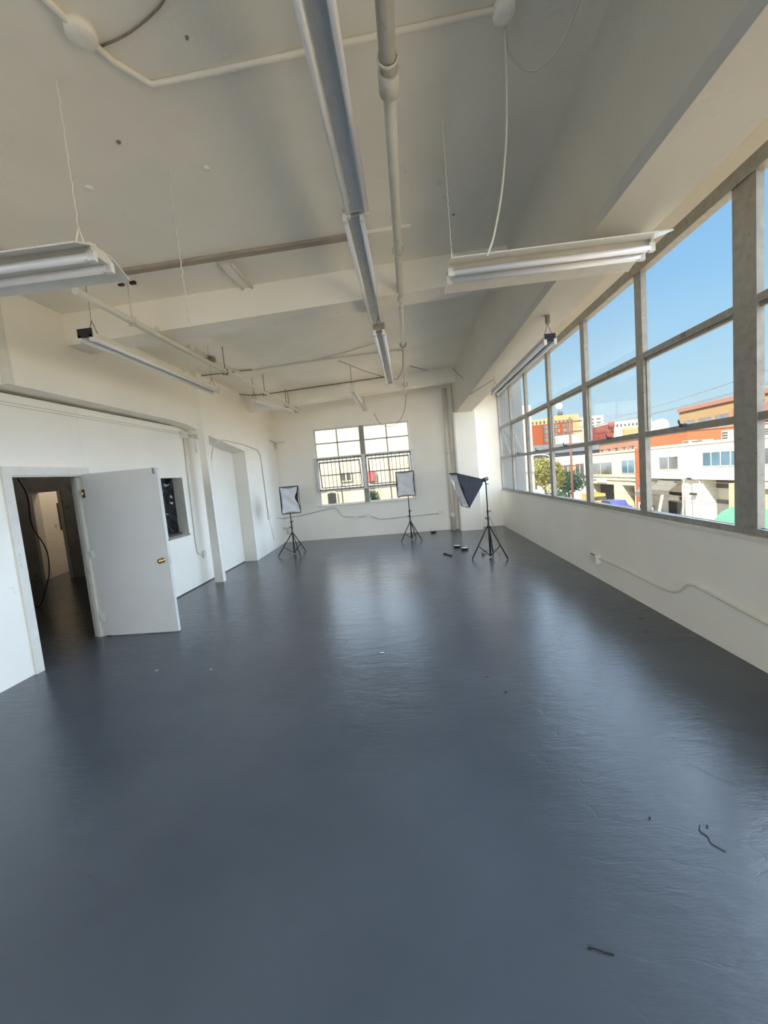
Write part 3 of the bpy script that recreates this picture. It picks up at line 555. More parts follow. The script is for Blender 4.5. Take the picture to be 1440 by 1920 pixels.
t = thing('drain_pipe', 'thick cream drain pipe standing floor to beam in the far right corner', 'pipe', (1.10, 11.32, 0))
MB().tube([(1.10, 11.29, 0), (1.10, 11.29, 3.9)], .068, 16).build('pipe', 'pipe_paint', t)
for z in (.42, 2.2): MB().tube([(1.10, 11.29, z-.08), (1.10, 11.29, z+.08)], .08, 16).build('coupling', 'pipe_paint', t)
t = thing('right_wall_conduit', 'white conduit curving along the wall under the long window from an outlet box', 'conduit', (2.5, 4.5, .35))
MB().tube(arc([(2.49, 5.66, .30), (2.49, 4.95, .315), (2.49, 4.37, .29), (2.49, 4.06, .295), (2.49, 3.94, .345), (2.49, 3.84, .44), (2.49, 3.74, .46), (2.49, 3.43, .43), (2.49, 3.0, .385), (2.49, 1.6, .30)]), .012, 8).build('pipe', P, t)
MB().box(2.44, 2.503, 5.60, 5.76, .23, .355).build('outlet', 'fixture_white', t)
MB().box(2.43, 2.445, 5.62, 5.74, .345, .36).build('cover', 'steel_frame', t)
# ================================================================== SOFTBOX LIGHTS
def softbox(label, base, feet, hub, top, apex, dirv, wd, ht, dp, sag, loose=1):
    t = thing('softbox_light', label, 'light', (base[0], base[1], 0), 'softbox lights on stands')
    B = Vector((base[0], base[1], 0))
    MB().tube([B+Vector((0, 0, .03)), B+Vector((0, 0, hub+.28))], .017, 10).build('lower_pole', 'black_metal', t)
    MB().tube([B+Vector((0, 0, hub+.2)), B+Vector((0, 0, top))], .012, 10).build('upper_pole', 'black_metal', t)
    MB().lathe(B+Vector((0, 0, hub-.03)), [(.02, 0), (.03, .01), (.03, .05), (.02, .06)], 12).build('hub', 'black_plastic', t)
    MB().lathe(B+Vector((0, 0, .02)), [(.022, 0), (.026, .01), (.026, .05), (.018, .06)], 12).build('collar', 'black_plastic', t)
    for zz in (hub+.26, hub+.13):
        c = MB().lathe(B+Vector((0, 0, zz)), [(.014, 0), (.021, .006), (.021, .045), (.014, .05)], 12)
        c.tube([B+Vector((0, 0, zz+.025)), B+Vector((.045 if zz > hub+.2 else -.045, -.01, zz+.03))], .007, 6).tube([B+Vector((.04 if zz > hub+.2 else -.04, -.01, zz+.01)), B+Vector((.05 if zz > hub+.2 else -.05, -.01, zz+.05))], .008, 6)
        c.build('clamp', 'black_plastic', t)
    for fx, fy in feet:
        F_ = Vector((fx, fy, .012)); H_ = B+Vector((0, 0, hub))
        o = (F_-H_); o.z = 0; o.normalize(); H2 = H_+o*.028
        lg = MB().tube([H2, F_], .0125, 8).build('leg', 'black_metal', t)
        MB().tube([F_-o*.015+Vector((0, 0, .016)), F_+Vector((0, 0, -.002))], .012, 8).build('foot', 'black_plastic', lg)
        m_ = H2.lerp(F_, .60); MB().tube([m_, B+o*.026+Vector((0, 0, .05))], .0085, 6).build('brace', 'black_metal', t)
    A = Vector(apex); d = Vector(dirv).normalized(); u = d.cross(Vector((0, 0, 1))).normalized(); v = u.cross(d).normalized()
    # lamp head behind the box
    MB().tube([A-d*.12, A+d*.05], .035, 12).build('lamp_head', 'black_plastic', t)
    MB().tube([A-d*.05, B+Vector((0, 0, top))], .012, 8).tube([B+Vector((-.0, 0, top-.02)), B+Vector((.05, -.01, top-.03))], .008, 6).build('swivel', 'black_plastic', t)
    a0 = .05; C0 = A+d*.02; C1 = A+d*dp
    in_ = [C0+u*a0*sx+v*a0*sy for sx, sy in ((-1, -1), (1, -1), (1, 1), (-1, 1))]
    ou = [C1+u*wd/2*sx+v*ht/2*sy for sx, sy in ((-1, -1), (1, -1), (1, 1), (-1, 1))]
    K = 6
    def side(i, off):
        j = (i+1) % 4; vs = []; 
        nrm = ((ou[i]-in_[i]).cross(in_[j]-in_[i])).normalized()
        cen = (C0+C1)/2
        if nrm.dot((in_[i]+ou[j])/2-cen) < 0: nrm = -nrm
        for a in range(K+1):
            for b in range(K+1):
                s_, t_ = a/K, b/K
                p = in_[i].lerp(ou[i], s_).lerp(in_[j].lerp(ou[j], s_), t_)
                vs.append(p-nrm*(.03*math.sin(math.pi*t_)*s_)+nrm*off)
        return vs, [(a*(K+1)+b, a*(K+1)+b+1, (a+1)*(K+1)+b+1, (a+1)*(K+1)+b) for a in range(K) for b in range(K)]
    s = MB(); s2 = MB()
    for i in range(4): s.add(*side(i, .002), smooth=False); s2.add(*side(i, -.003))
    sh = s.build('softbox_shell', 'black_fabric', t); s2.build('lining', 'silver_lining', sh)
    r = MB()
    for i in range(4): r.tube([in_[i], ou[i]], .004, 5); r.tube([ou[i], ou[(i+1) % 4]], .006, 5)
    r.build('rim', 'black_fabric', sh)
    # front diffuser: a sagging sheet, one side pulled loose if sag is given
    n = 14; vs = []
    for a in range(n+1):
        for b in range(n+1):
            x, y = -1+2*a/n, -1+2*b/n
            xx = x*.96
            if sag and x*loose > 0: xx = x*(.96-sag*math.exp(-((y-.15)/.42)**2)-.06*(y > .6))
            rip = .012*math.sin(3.1*x+2.2*y)*(1-x*x)*(1-y*y)+.008*math.sin(7*(x*.6-y))*(1-y*y)
            vs.append(C1-d*(.012+.025*(1-x*x)*(1-y*y)+rip*1.5)+u*wd/2*xx+v*ht/2*y*.96)
    fs = [(a*(n+1)+b, a*(n+1)+b+1, (a+1)*(n+1)+b+1, (a+1)*(n+1)+b) for a in range(n) for b in range(n)]
    df_ = MB().add(vs, fs, True).build('diffuser', 'diffuser', t)
    hem = MB()
    for b0 in (0, n): hem.tube([Vector(vs[a*(n+1)+b0])-d*.004 for a in range(n+1)], .006, 5)
    for a0_ in (0, n): hem.tube([Vector(vs[a0_*(n+1)+b])-d*.004 for b in range(n+1)], .009, 5)
    hem.build('hem', 'black_fabric', df_)
    return t
softbox('softbox light by the far left corner, its white front hanging loose at one side', (-2.944, 9.43), [(-3.26, 9.16), (-2.66, 8.95), (-2.74, 9.68)], .50, 1.20, (-2.86, 9.50, 1.32), (.10, -1, 0), .44, .63, .36, .42, -1)
softbox('softbox light standing right before the far window, front turned to the room', (-.095, 10.24), [(-.357, 9.90), (.16, 9.93), (.02, 10.62)], .45, 1.28, (-.06, 10.34, 1.44), (-.22, -1, 0), .46, .62, .36, 0)
softbox('softbox light seen side-on with a black cone near the long window', (1.375, 7.52), [(1.017, 7.41), (1.63, 7.25), (1.50, 7.92)], .58, 1.40, (1.30, 7.50, 1.44), (-.97, -.18, -.30), .46, .66, .46, .12)
t = thing('power_cord', 'thin grey power cord trailing from the side-on softbox stand to the floor', 'cord', (1.45, 7.8, 0))
MB().tube(arc([(1.39, 7.55, .80), (1.47, 7.65, .62), (1.62, 7.9, .25), (1.66, 8.1, .02), (1.45, 8.15, .008), (1.25, 8.0, .008), (1.36, 7.75, .008), (1.30, 7.72, .008)]), .004, 6).build('cord', 'cable_dark', t)
MB().cbox((1.27, 7.73, .02), .05, .03, .03).build('plug', 'black_plastic', t)
# floor bits
def dish(label, x, y, a, rz, sc=1):
    t = thing('lamp_dish', label, 'dish', (x, y, 0), 'small white-lidded black dishes on the floor')
    def el(r, z, n=20):
        return [(x+sc*(r*1.0*math.cos(q)*math.cos(rz)-r*.6*math.sin(q)*math.sin(rz)), y+sc*(r*math.cos(q)*math.sin(rz)+r*.6*math.sin(q)*math.cos(rz)), z) for q in [2*math.pi*i/n for i in range(n)]]
    def loft(rs, nm, m_):
        n = 20; vs = sum([el(r, z) for r, z in rs], []); k = len(rs)
        s = MB().add(vs, [(i*n+j, i*n+(j+1) % n, (i+1)*n+(j+1) % n, (i+1)*n+j) for i in range(k-1) for j in range(n)]+[tuple(range((k-1)*n, k*n)), tuple(reversed(range(n)))], False)
        s.build(nm, m_, t)
    loft([(.05, .001), (.075, .012), (.09, .04), (.085, .046)], 'dish', 'black_plastic'); loft([(.07, .045), (.066, .052), (.03, .056)], 'lid', 'white_plastic')
dish('small black dish with white lid on the floor, farther of the two together', .885, 8.68, 0, -.5)
dish('small black dish with white lid on the floor, nearer of the two together', 1.01, 8.36, 0, .25)
dish('small black dish with white lid alone by the far wall skirting', .51, 11.10, 0, .2)
t = thing('black_remote', 'small black stick lying on the floor left of the two dishes', 'remote', (.61, 7.96, 0))
MB().obox((.615, 7.98, .012), (.065, -.13, 0), (.012, .007, 0), (0, 0, .012)).build('body', 'black_plastic', t); MB().obox((.585, 8.04, .026), (.012, -.025, 0), (.008, .005, 0), (0, 0, .003)).build('button', 'black_metal', t)
def flake(name, label, cat, x, y, l, wd, rz, m_, crumple=.006, n=7):
    vs = []; rnd = random.Random(int(x*1000+y*77))
    for i in range(n):
        q = 2*math.pi*i/n; r = rnd.uniform(.6, 1)
        px, py = l/2*math.cos(q)*r, wd/2*math.sin(q)*r
        vs.append((x+px*math.cos(rz)-py*math.sin(rz), y+px*math.sin(rz)+py*math.cos(rz), .002+rnd.uniform(0, crumple)))
    vs.append((x, y, .001+crumple)); vs.append((x, y, .0005))
    tag(MB().add(vs, [(i, (i+1) % n, n) for i in range(n)]+[((i+1) % n, i, n+1) for i in range(n)]).build(name, m_, None, (x, y, 0)), label, cat)
flake('dead_leaf', 'largest dark dead leaf on the floor near the right wall', 'leaf', 2.10, 3.84, .07, .035, .2, 'leaf_dry')
flake('dead_leaf', 'dark dead leaf at the foot of the right wall', 'leaf', 2.24, 4.17, .06, .03, -.3, 'leaf_dry')
flake('dead_leaf', 'brown leaf scrap on the floor in the middle of the room', 'leaf', .49, 3.17, .06, .03, 0, 'leaf_brown')
flake('dead_leaf', 'small dark leaf scrap just nearer than the brown one', 'leaf', .58, 2.92, .035, .02, .4, 'leaf_dry')
flake('paper_scrap', 'pale paint chip on the worn patch of floor', 'scrap', -.407, 3.71, .06, .03, 0, 'paper', .003)
flake('paper_scrap', 'white scrap on the floor before the open door, leftmost', 'scrap', -2.62, 3.60, .05, .012, .3, 'paper', .002)
flake('paper_scrap', 'white crumb on the floor before the open door, rightmost', 'scrap', -2.05, 3.56, .02, .015, .3, 'paper', .002)
flake('floor_crumb', 'black crumb on the floor at lower right of the room', 'crumb', .98, 1.80, .016, .014, .5, 'black_plastic', .008)
flake('floor_crumb', 'tiny black crumb on the floor in the lower middle', 'crumb', -.53, 1.78, .012, .010, .5, 'black_plastic', .006)
flake('floor_crumb', 'tiny black crumb on the floor at lower left', 'crumb', -1.61, 1.57, .014, .010, .5, 'black_plastic', .006)
flake('floor_crumb', 'small dark crumb on the floor beside the wavy wire bit', 'crumb', 1.20, 1.75, .018, .012, .5, 'leaf_dry', .006)
t = thing('screw', 'black screw lying on the floor nearest the bottom right', 'screw', (.525, 1.277, 0))
p, q = Vector((.487, 1.288, .004)), Vector((.560, 1.266, .004)); s = MB(); s.tube([p, q], .0018, 6)
for i in range(9): c = p.lerp(q, .45+i*.06); dd = (q-p).normalized(); s.tube([c-dd*.0008, c+dd*.0008], .0034, 8)
s.build('shank', 'black_metal', t); MB().tube([p-(q-p).normalized()*.003, p+(q-p).normalized()*.004], .0048, 8).build('head', 'black_metal', t)
tag(MB().tube(arc([(1.175, 1.76, .003), (1.15, 1.73, .003), (1.17, 1.70, .003), (1.155, 1.67, .003), (1.19, 1.63, .003)]), .0018, 6).build('wire_bit', 'leaf_dry', None, (1.17, 1.7, 0)), 'thin wavy bit of dark wire on the floor at lower right', 'wire')
# things in the dark room
t = thing('dangling_cable', 'black cable dangling from ceiling to floor inside the dark doorway', 'cable', (-6.2, 6.2, 0))
MB().tube(arc([(-6.3, 6.0, 3.7), (-6.28, 6.0, 2.3), (-6.12, 6.05, 1.9), (-6.18, 6.05, 1.4), (-6.0, 6.1, 1.0), (-6.02, 6.1, .6), (-6.25, 6.15, .2), (-6.4, 6.2, .01), (-6.6, 6.3, .01)]), .008, 6).build('cable', 'black_plastic', t)
t = thing('dangling_cable', 'second black cable hanging by the right jamb inside the dark room', 'cable', (-6.5, 7.6, 0))
MB().tube(arc([(-5.9, 7.4, 2.5), (-6.45, 7.5, 2.25), (-6.62, 7.5, 2.0), (-6.55, 7.5, 1.2), (-6.40, 7.5, .4), (-6.35, 7.5, .02)]), .009, 6).build('cable', 'black_plastic', t)
MB().tube([(-5.9, 7.4, 2.5), (-5.2, 7.3, 3.7)], .012, 6).build('cable', 'black_plastic', t)
# ================================================================== OUTSIDE
GZ = -4.8
st = struct(MB().box(2.75, 400, -60, 400, GZ-.3, GZ).box(-60, 2.75, 11.65, 400, GZ-.3, GZ).build('ground_street', 'asphalt'))
MB().box(20.6, 25, -60, 130, GZ, GZ+.14).build('pavement', 'sidewalk', st); MB().box(20.35, 20.6, -60, 130, GZ, GZ+.14).build('kerb', 'stucco_white', st)
MB().box(2.75, 5.2, -60, 60, GZ, GZ+.14).build('pavement', 'sidewalk', st)
# our own building below and around the room
struct(MB().box(-12.1, 2.75, -7.15, 11.65, GZ, -.3).build('wall_below', 'concrete_ext')); struct(MB().box(-12.1, 2.80, -7.2, 11.7, 4.68, 4.9).build('roof', 'roof_gray'))
def win(par, face, y0, y1, z0, z1, x, n=2, gm='ext_glass', fm='stucco_white', dep=.10, rows=1):
    """window on a wall: face '-x' at plane x (spans y) or '-y' at plane x (spans x)"""
    def bx(s, a0, a1, c0, c1, d0, d1): return s.box(x+d0, x+d1, a0, a1, c0, c1) if face == '-x' else s.box(a0, a1, x+d0, x+d1, c0, c1)
    s = MB(); f = .06*max(1, (z1-z0)/2)
    bx(s, y0, y0+f, z0, z1, -.06, .02); bx(s, y1-f, y1, z0, z1, -.06, .02); bx(s, y0+f, y1-f, z0, z0+f, -.06, .02); bx(s, y0+f, y1-f, z1-f, z1, -.06, .02)
    for k in range(1, n): yk = y0+(y1-y0)*k/n; bx(s, yk-f*.6, yk+f*.6, z0+f, z1-f, -.05, .02)
    o = s.build('window', fm, par)
    for k in range(n):
        a0, a1 = y0+(y1-y0)*k/n+f*.6, y0+(y1-y0)*(k+1)/n-f*.6
        g = MB(); bx(g, a0, a1, z0+f, z1-f, -.03, .01); g.build('pane', gm, o)
    return o
# white building across the street
b = thing('white_building', 'white two-storey building with grey awnings across the street', 'building', (28, 33, GZ))
s = MB(); s.box(25, 34, 18, 45.3, -1.0, 2.05)
for (a0, a1) in ((45.0, 45.3), (36.3, 39.0), (30.6, 32.6), (18, 24)): s.box(25, 34, a0, a1, GZ, -1.0)
s.box(25.9, 34, 39.0, 45.0, GZ, -1.0).box(26.2, 34, 24, 36.3, GZ, -1.0)
s.build('wall', 'stucco_white', b)
MB().box(24.75, 25.05, 18, 45.0, -1.05, -.62).build('band', 'stucco_white', b); MB().box(24.92, 25.1, 18, 45.3, 1.95, 2.15).build('parapet', 'stucco_white', b)
win(b, '-x', 39.35, 42.3, -.22, 1.08, 25, 2); win(b, '-x', 32.2, 36.3, .02, 1.24, 25, 4, 'ext_glass_blue'); win(b, '-x', 26.8, 31.4, .05, 1.28, 25, 4); win(b, '-x', 44.2, 45.0, -.6, 1.0, 25, 1)
def awn(par, y0, y1, zt, zb, x0, x1, m_='awning_gray', val=.35):
    s = MB().hexa([(x1, y0, zb), (x0, y0, zt-.08), (x0, y1, zt-.08), (x1, y1, zb), (x1, y0, zb+.06), (x0, y0, zt), (x0, y1, zt), (x1, y1, zb+.06)])
    o = s.build('awning', m_, par); MB().box(x1-.03, x1+.01, y0, y1, zb-val, zb+.05).build('valance', m_, o); return o
awn(b, 39.1, 42.3, -1.15, -2.15, 25, 23.9); awn(b, 42.9, 44.9, -1.35, -2.5, 25, 24.0)
s = MB().box(25.85, 25.95, 39.2, 42.4, GZ+.1, -2.5).build('shop_front', 'ext_dark', b); MB().box(25.8, 25.9, 39.3, 41.0, GZ+.14, -3.3).build('shutter', 'shutter', b)
MB().box(25.7, 25.86, 40.6, 42.2, -3.3, -2.8).build('shop_sign', 'stucco_white', b)
o = MB().box(26.1, 26.25, 32.6, 36.3, -1.9, -1.0).build('garage_header', 'awning_gray', b)
for k in range(9): MB().box(26.12, 26.2, 32.6, 36.3, GZ+.1+k*.2, GZ+.29+k*.2).build('slat', 'shutter', b)
MB().box(26.15, 26.25, 24.1, 30.6, GZ+.1, -1.0).build('garage_door', 'shutter', b)
for y, z in ((37.6, -1.0), (43.8, -.9), (37.3, -2.35)): MB().box(24.7, 25, y-.28, y+.28, z-.1, z+.06).build('wall_lamp', 'ext_dark', b)
MB().tube([(24.9, 36.5, GZ), (24.9, 36.5, -1.05)], .06, 6).build('downpipe', 'stucco_white', b)
# rooftop plant, each its own thing
for k, (x, y, sx, sy, sz) in enumerate(((27, 39.2, .9, 1.5, .3), (28, 34.6, 1.0, 1.6, .95), (27, 31.9, .8, 1.2, .7), (27.5, 36.8, .6, .8, .9), (27.2, 41.2, .7, 1.0, .4))):
    t = thing('roof_unit', ['low grey roof unit nearest the orange strip on the white roof', 'largest grey roof unit on the white building', 'grey roof unit farthest right on the white roof', 'narrow tall roof unit on the white building', 'small flat roof unit on the white building'][[1, 1, 2, 3, 0][k] if k != 0 else 4], 'roof unit', (x, y, 2.05), 'roof units on the white building')
    MB().cbox((x, y, 2.05+sz/2), sx, sy, sz).build('casing', 'pole_gray', t)
    for j in range(3): MB().box(x-sx/2-.02, x-sx/2, y-sy/2+.1, y+sy/2-.1, 2.05+sz*(.2+.25*j), 2.05+sz*(.3+.25*j)).build('louvre', 'ext_dark', t)
# yellow building
b = thing('yellow_building', 'pale yellow two-storey building with dark shop openings beside the white one', 'building', (28, 52, GZ))
s = MB().box(25, 34, 46.5, 58.4, -1.95, 2.05)
for a0, a1 in ((46.5, 46.9), (49.6, 51.5), (58.0, 58.4)): s.box(25, 34, a0, a1, GZ, -1.95)
s.box(26.5, 34, 46.5, 58.4, GZ, -1.9).build('wall', 'stucco_yellow', b)
MB().box(24.9, 34, 45.3, 46.5, GZ, 2.2).build('orange_pier', 'brick_orange', b)
win(b, '-x', 51.7, 57.8, -.75, .85, 25, 2, fm='stucco_yellow'); win(b, '-x', 46.7, 49.5, -.6, 1.0, 25, 2, 'ext_glass_blue', 'stucco_yellow')
for a0, a1 in ((51.5, 58.0), (46.9, 49.6)): MB().box(26.35, 26.5, a0, a1, GZ, -1.95).build('shop_front', 'ext_dark', b)
MB().box(24.9, 25.0, 53.2, 56.0, -1.75, -1.2).build('sign_board', 'sign_print', b)
for z in (-.95, -1.35): MB().box(24.88, 25.02, 46.5, 58.2, z-.05, z+.05).build('band', 'stucco_yellow', b)
MB().box(24.9, 25.1, 46.5, 58.4, 1.9, 2.12).build('parapet', 'stucco_yellow', b)
for k in range(6): MB().box(25.2, 25.3, 47.5+1.8*k, 47.6+1.8*k, 2.05, 2.5).box(25.2, 25.3, 47.2+1.8*k, 48.2+1.8*k, 2.42, 2.5).build('roof_bracket', 'ext_dark', b)
# far end of the street
b = thing('white_shop', 'white low building behind the street tree', 'building', (26, 66, GZ))
MB().box(22.6, 39.5, 62, 74, GZ, 2.1).build('wall', 'stucco_white', b)
for x0 in (22.9, 24.6): win(b, '-y', x0, x0+1.3, -1.2, .9, 62, 2)
MB().box(23.8, 24.5, 61.8, 62.02, -.6, .7).build('banner', 'car_yellow', b)
b = thing('grey_warehouse', 'long grey-roofed warehouse behind the tree and low shops', 'building', (36, 95, GZ))
MB().box(15, 59, 95.5, 112, GZ, 3.2).build('wall', 'roof_gray', b); MB().hexa([(14.5, 95, 3.2), (59, 95, 3.2), (59, 112, 3.2), (14.5, 112, 3.2), (14.5, 101, 6.1), (59, 101, 4.9), (59, 104, 4.9), (14.5, 104, 6.1)]).build('roof', 'roof_gray', b)
b = thing('brick_warehouse', 'orange-pink brick warehouse behind the yellow and white buildings', 'building', (45, 74, GZ))
MB().box(40, 58, 61, 88, GZ, 4.2).build('wall', 'brick_pink', b); MB().box(39.8, 58, 60.8, 88, 4.15, 4.4).build('coping', 'brick_pink', b); MB().box(39.9, 58, 60.9, 72.5, GZ, 4.1).build('near_bay', 'brick_orange', b)
for k in range(4): win(b, '-x', 74+3.4*k, 76+3.4*k, .6, 2.6, 40, 2)
b = thing('tan_building', 'tall tan-framed brick building with grey windows above the white roof', 'building', (66, 76, GZ))
MB().box(60, 74, 45, 94, GZ, 9.9).build('wall', 'tan_frame', b); MB().box(59.7, 74, 44.8, 94.2, 9.6, 10.4).build('cornice', 'brick_pink', b)
yy = 92.6
while yy > 47:
    for z0_, z1_ in ((5.4, 7.6), (1.2, 3.6)):
        if yy > 80: win(b, '-x', yy-3.6, yy, z0_, z1_, 60, 3, fm='tan_frame')
        else:
            MB().box(59.85, 60.02, yy-3.6, yy, z0_-.2, z1_+.6).build('brick_panel', 'brick_pink', b)
            if (int(yy) % 2): win(b, '-x', yy-3.0, yy-.6, z0_, z1_-.2, 59.85, 2, fm='tan_frame')
    yy -= 4.5
b = thing('orange_building', 'tall orange and cream building with a rooftop dish, farthest down the street', 'building', (50, 155, GZ))
MB().box(44, 60, 150, 175, GZ, 14.9).build('wall', 'orange_paint', b); MB().box(43.9, 60.1, 149.9, 175, 14.7, 16.7).build('upper_band', 'cream_paint', b)
MB().box(51, 60.2, 149.8, 175, 15.6, 17.4).build('attic', 'cream_paint', b); MB().box(59.3, 61.4, 149.7, 175, GZ, 17.2).build('cream_pier', 'cream_paint', b)
MB().box(38.5, 44, 158, 175, GZ, 15.4).build('rear_wing', 'orange_paint', b)
w0 = None
for k in range(11):
    x = 45+1.35*k
    win(b, '-y', x, x+.7, 14.9, 16.0, 149.9, 1, 'ext_dark', 'cream_paint')
for r in range(4):
    for x0, x1 in ((49.2, 51.2), (52.6, 54.6), (56.0, 59.0)): win(b, '-y', x0, x1, 8.6+1.55*r, 9.5+1.55*r, 150, 2, 'ext_glass', 'tower_white')
for r in range(4): win(b, '-y', 40.2, 41.4, 8.6+1.6*r, 9.6+1.6*r, 158, 1, 'ext_glass', 'tower_white')
MB().box(48.8, 49.1, 149.6, 150.1, GZ, 14.3).build('downpipe', 'ext_dark', b)
t = thing('roof_dish', 'white round dish on a mast above the orange building', 'dish', (55.6, 152, 17.3))
MB().tube([(55.8, 152, 17.3), (55.8, 152, 20.2)], .35, 8).build('mast', 'pole_gray', t); MB().tube([(55.4, 151.2, 20.9), (55.4, 151.7, 20.9)], 1.1, 16).build('dish', 'white_plastic', t); MB().tube([(55.9, 152, 17.4), (55.9, 152, 18.9)], .9, 10).build('tank', 'roof_gray', t)
b = thing('pale_annexe', 'pale low block before the orange building', 'building', (56, 148, GZ))
MB().box(52.8, 60, 146, 149.4, GZ, 9.8).build('wall', 'stucco_yellow', b); MB().box(52.7, 60.1, 145.9, 149.4, 9.4, 10.0).build('coping', 'stucco_white', b)
b = thing('white_tower', 'white apartment tower with rows of grey windows', 'building', (83, 195, GZ))
MB().box(79.5, 88.7, 190, 205, GZ, 19.9).build('wall', 'tower_white', b); MB().box(72, 79.5, 194, 205, GZ, 19.2).build('side_wing', 'tower_white', b)
for r in range(6):
    for x in (79.9, 82.6, 85.6): win(b, '-y', x, x+1.9, 10.2+1.55*r, 11.1+1.55*r, 190, 2, 'ext_glass', 'tower_white')
    win(b, '-y', 74.5, 76.5, 10.2+1.55*r, 11.1+1.55*r, 194, 2, 'ext_glass', 'tower_white')
b = thing('pink_building', 'cream building with a dark red corner on the skyline', 'building', (86, 175, GZ))
MB().box(83.4, 98, 170, 185, GZ, 14.9).build('wall', 'stucco_white', b); MB().box(80.8, 83.4, 170.5, 185, GZ, 14.2).build('red_corner', 'red_paint', b); MB().tube([(82.4, 170.2, 12.6), (82.4, 170.2, 15.0)], 1.2, 12).build('red_turret', 'red_paint', b)
for k in range(7): win(b, '-y', 84.2+1.5*k, 85.1+1.5*k, 12.6, 13.8, 170, 1, 'ext_dark', 'stucco_white')
MB().box(86.5, 98, 168.5, 170, GZ, 12.0).build('tan_block', 'cream_paint', b)
b = thing('white_dome_hall', 'white hall with an arched gable on the skyline', 'building', (100, 160, GZ))
MB().box(88, 112, 150, 165, GZ, 9.2).build('wall', 'stucco_white', b)
arc_ = [(90+2.2*math.cos(a), 10.2+2.6*math.sin(a)) for a in [math.pi*i/10 for i in range(11)]]
MB().prism(arc_+[(87.8, 8.5), (92.2, 8.5)][0:2], 'y', 149.8, 153).build('arched_gable', 'stucco_white', b)
# kiosk with a green awning
b = thing('kiosk', 'tan stucco kiosk with a green awning in the street at right', 'kiosk', (20, 23.5, GZ))
MB().box(19.2, 20.3, 14, 25.4, GZ, -.72).build('wall', 'stucco_tan', b); MB().box(19.0, 20.4, 24.8, 25.45, GZ, -.62).build('pier', 'stucco_tan', b); MB().box(19.0, 20.4, 14, 24.8, -.85, -.65).build('coping', 'stucco_tan', b)
s = MB(); pr = [(19.2, -2.0), (18.9, -2.02), (18.4, -2.25), (18.05, -2.6), (17.9, -3.1), (17.9, -3.35), (18.0, -3.35), (18.1, -2.7), (18.5, -2.35), (19.2, -2.12)]
s.prism(pr, 'y', 14, 25.2)
vs = [(19.2, 26.6, -3.2), (17.9, 26.0, -3.35)]
g = s.build('awning', 'canopy_green', b)
MB().add([(19.2, 25.2, -2.0), (18.4, 25.2, -2.25), (17.9, 25.2, -3.35), (19.2, 26.5, -3.2), (19.2, 26.5, -3.45), (17.95, 26.0, -3.5)], [(0, 1, 3), (1, 2, 5, 3), (3, 5, 4), (0, 3, 4), (2, 1, 0, 4, 5)]).build('awning_end', 'canopy_green', b)
MB().box(17.88, 17.93, 14, 26.0, -3.6, -3.3).build('valance', 'canopy_green', b)
for y in (15, 20, 25.5): MB().tube([(17.95, y, GZ), (17.95, y, -3.4)], .05, 6).build('leg', 'pole_gray', b)
# tree
def tree(name, label, x, y, zb, zt, r, m_, n, seed, par_cat='tree'):
    rnd = random.Random(seed); t = thing(name, label, par_cat, (x, y, GZ))
    MB().tube([(x, y, GZ), (x+.1, y, GZ+(zb-GZ)*.6), (x, y+.1, zb+.6)], .22, 8, .12).tube([(x, y, zb), (x+r*.5, y, (zb+zt)/2)], .09, 6, .03).tube([(x, y, zb-.3), (x-r*.5, y+.4, (zb+zt)/2)], .09, 6, .03).build('trunk', 'bark', t)
    v = []; f = []; zc_ = (zb+zt)/2; hz = (zt-zb)/2
    blobs = [(x+rnd.uniform(-.55, .55)*r, y+rnd.uniform(-.55, .55)*r, zc_+rnd.uniform(-.5, .55)*hz, rnd.uniform(.35, .6)*r) for _ in range(14)]
    for i in range(n):
        bx_, by_, bz_, br = blobs[i % 14]
        d = Vector((rnd.gauss(0, 1), rnd.gauss(0, 1), rnd.gauss(0, 1))).normalized()*br*rnd.uniform(.75, 1.05)
        c = Vector((bx_, by_, bz_))+d*Vector((1, 1, .85)).length/1.65
        a = Vector((rnd.gauss(0, 1), rnd.gauss(0, 1), rnd.gauss(0, 1))).normalized(); e_ = a.orthogonal().normalized(); h = a.cross(e_); q = rnd.uniform(.09, .17)
        k = len(v); v += [c-e_*q, c+h*q*.5, c+e_*q, c-h*q*.5]; f.append((k, k+1, k+2, k+3))
    s = MB(); s.add(v, f); o = s.build('foliage', m_, t); o['kind'] = 'stuff'
    return t
tree('street_tree', 'yellow-green street tree with a round crown beyond the lower panes', 16.2, 50, -1.6, 1.9, 2.4, 'leaf_yellow', 9000, 3)
tree('street_tree', 'dark green tree standing below the yellow-green one', 21.6, 57, -3.4, -.2, 2.2, 'leaf_green', 6000, 4)
tree('street_tree', 'dark bushy tree at the foot of the yellow-green one', 14.6, 42, -4.2, -1.7, 1.6, 'leaf_green', 5000, 5)
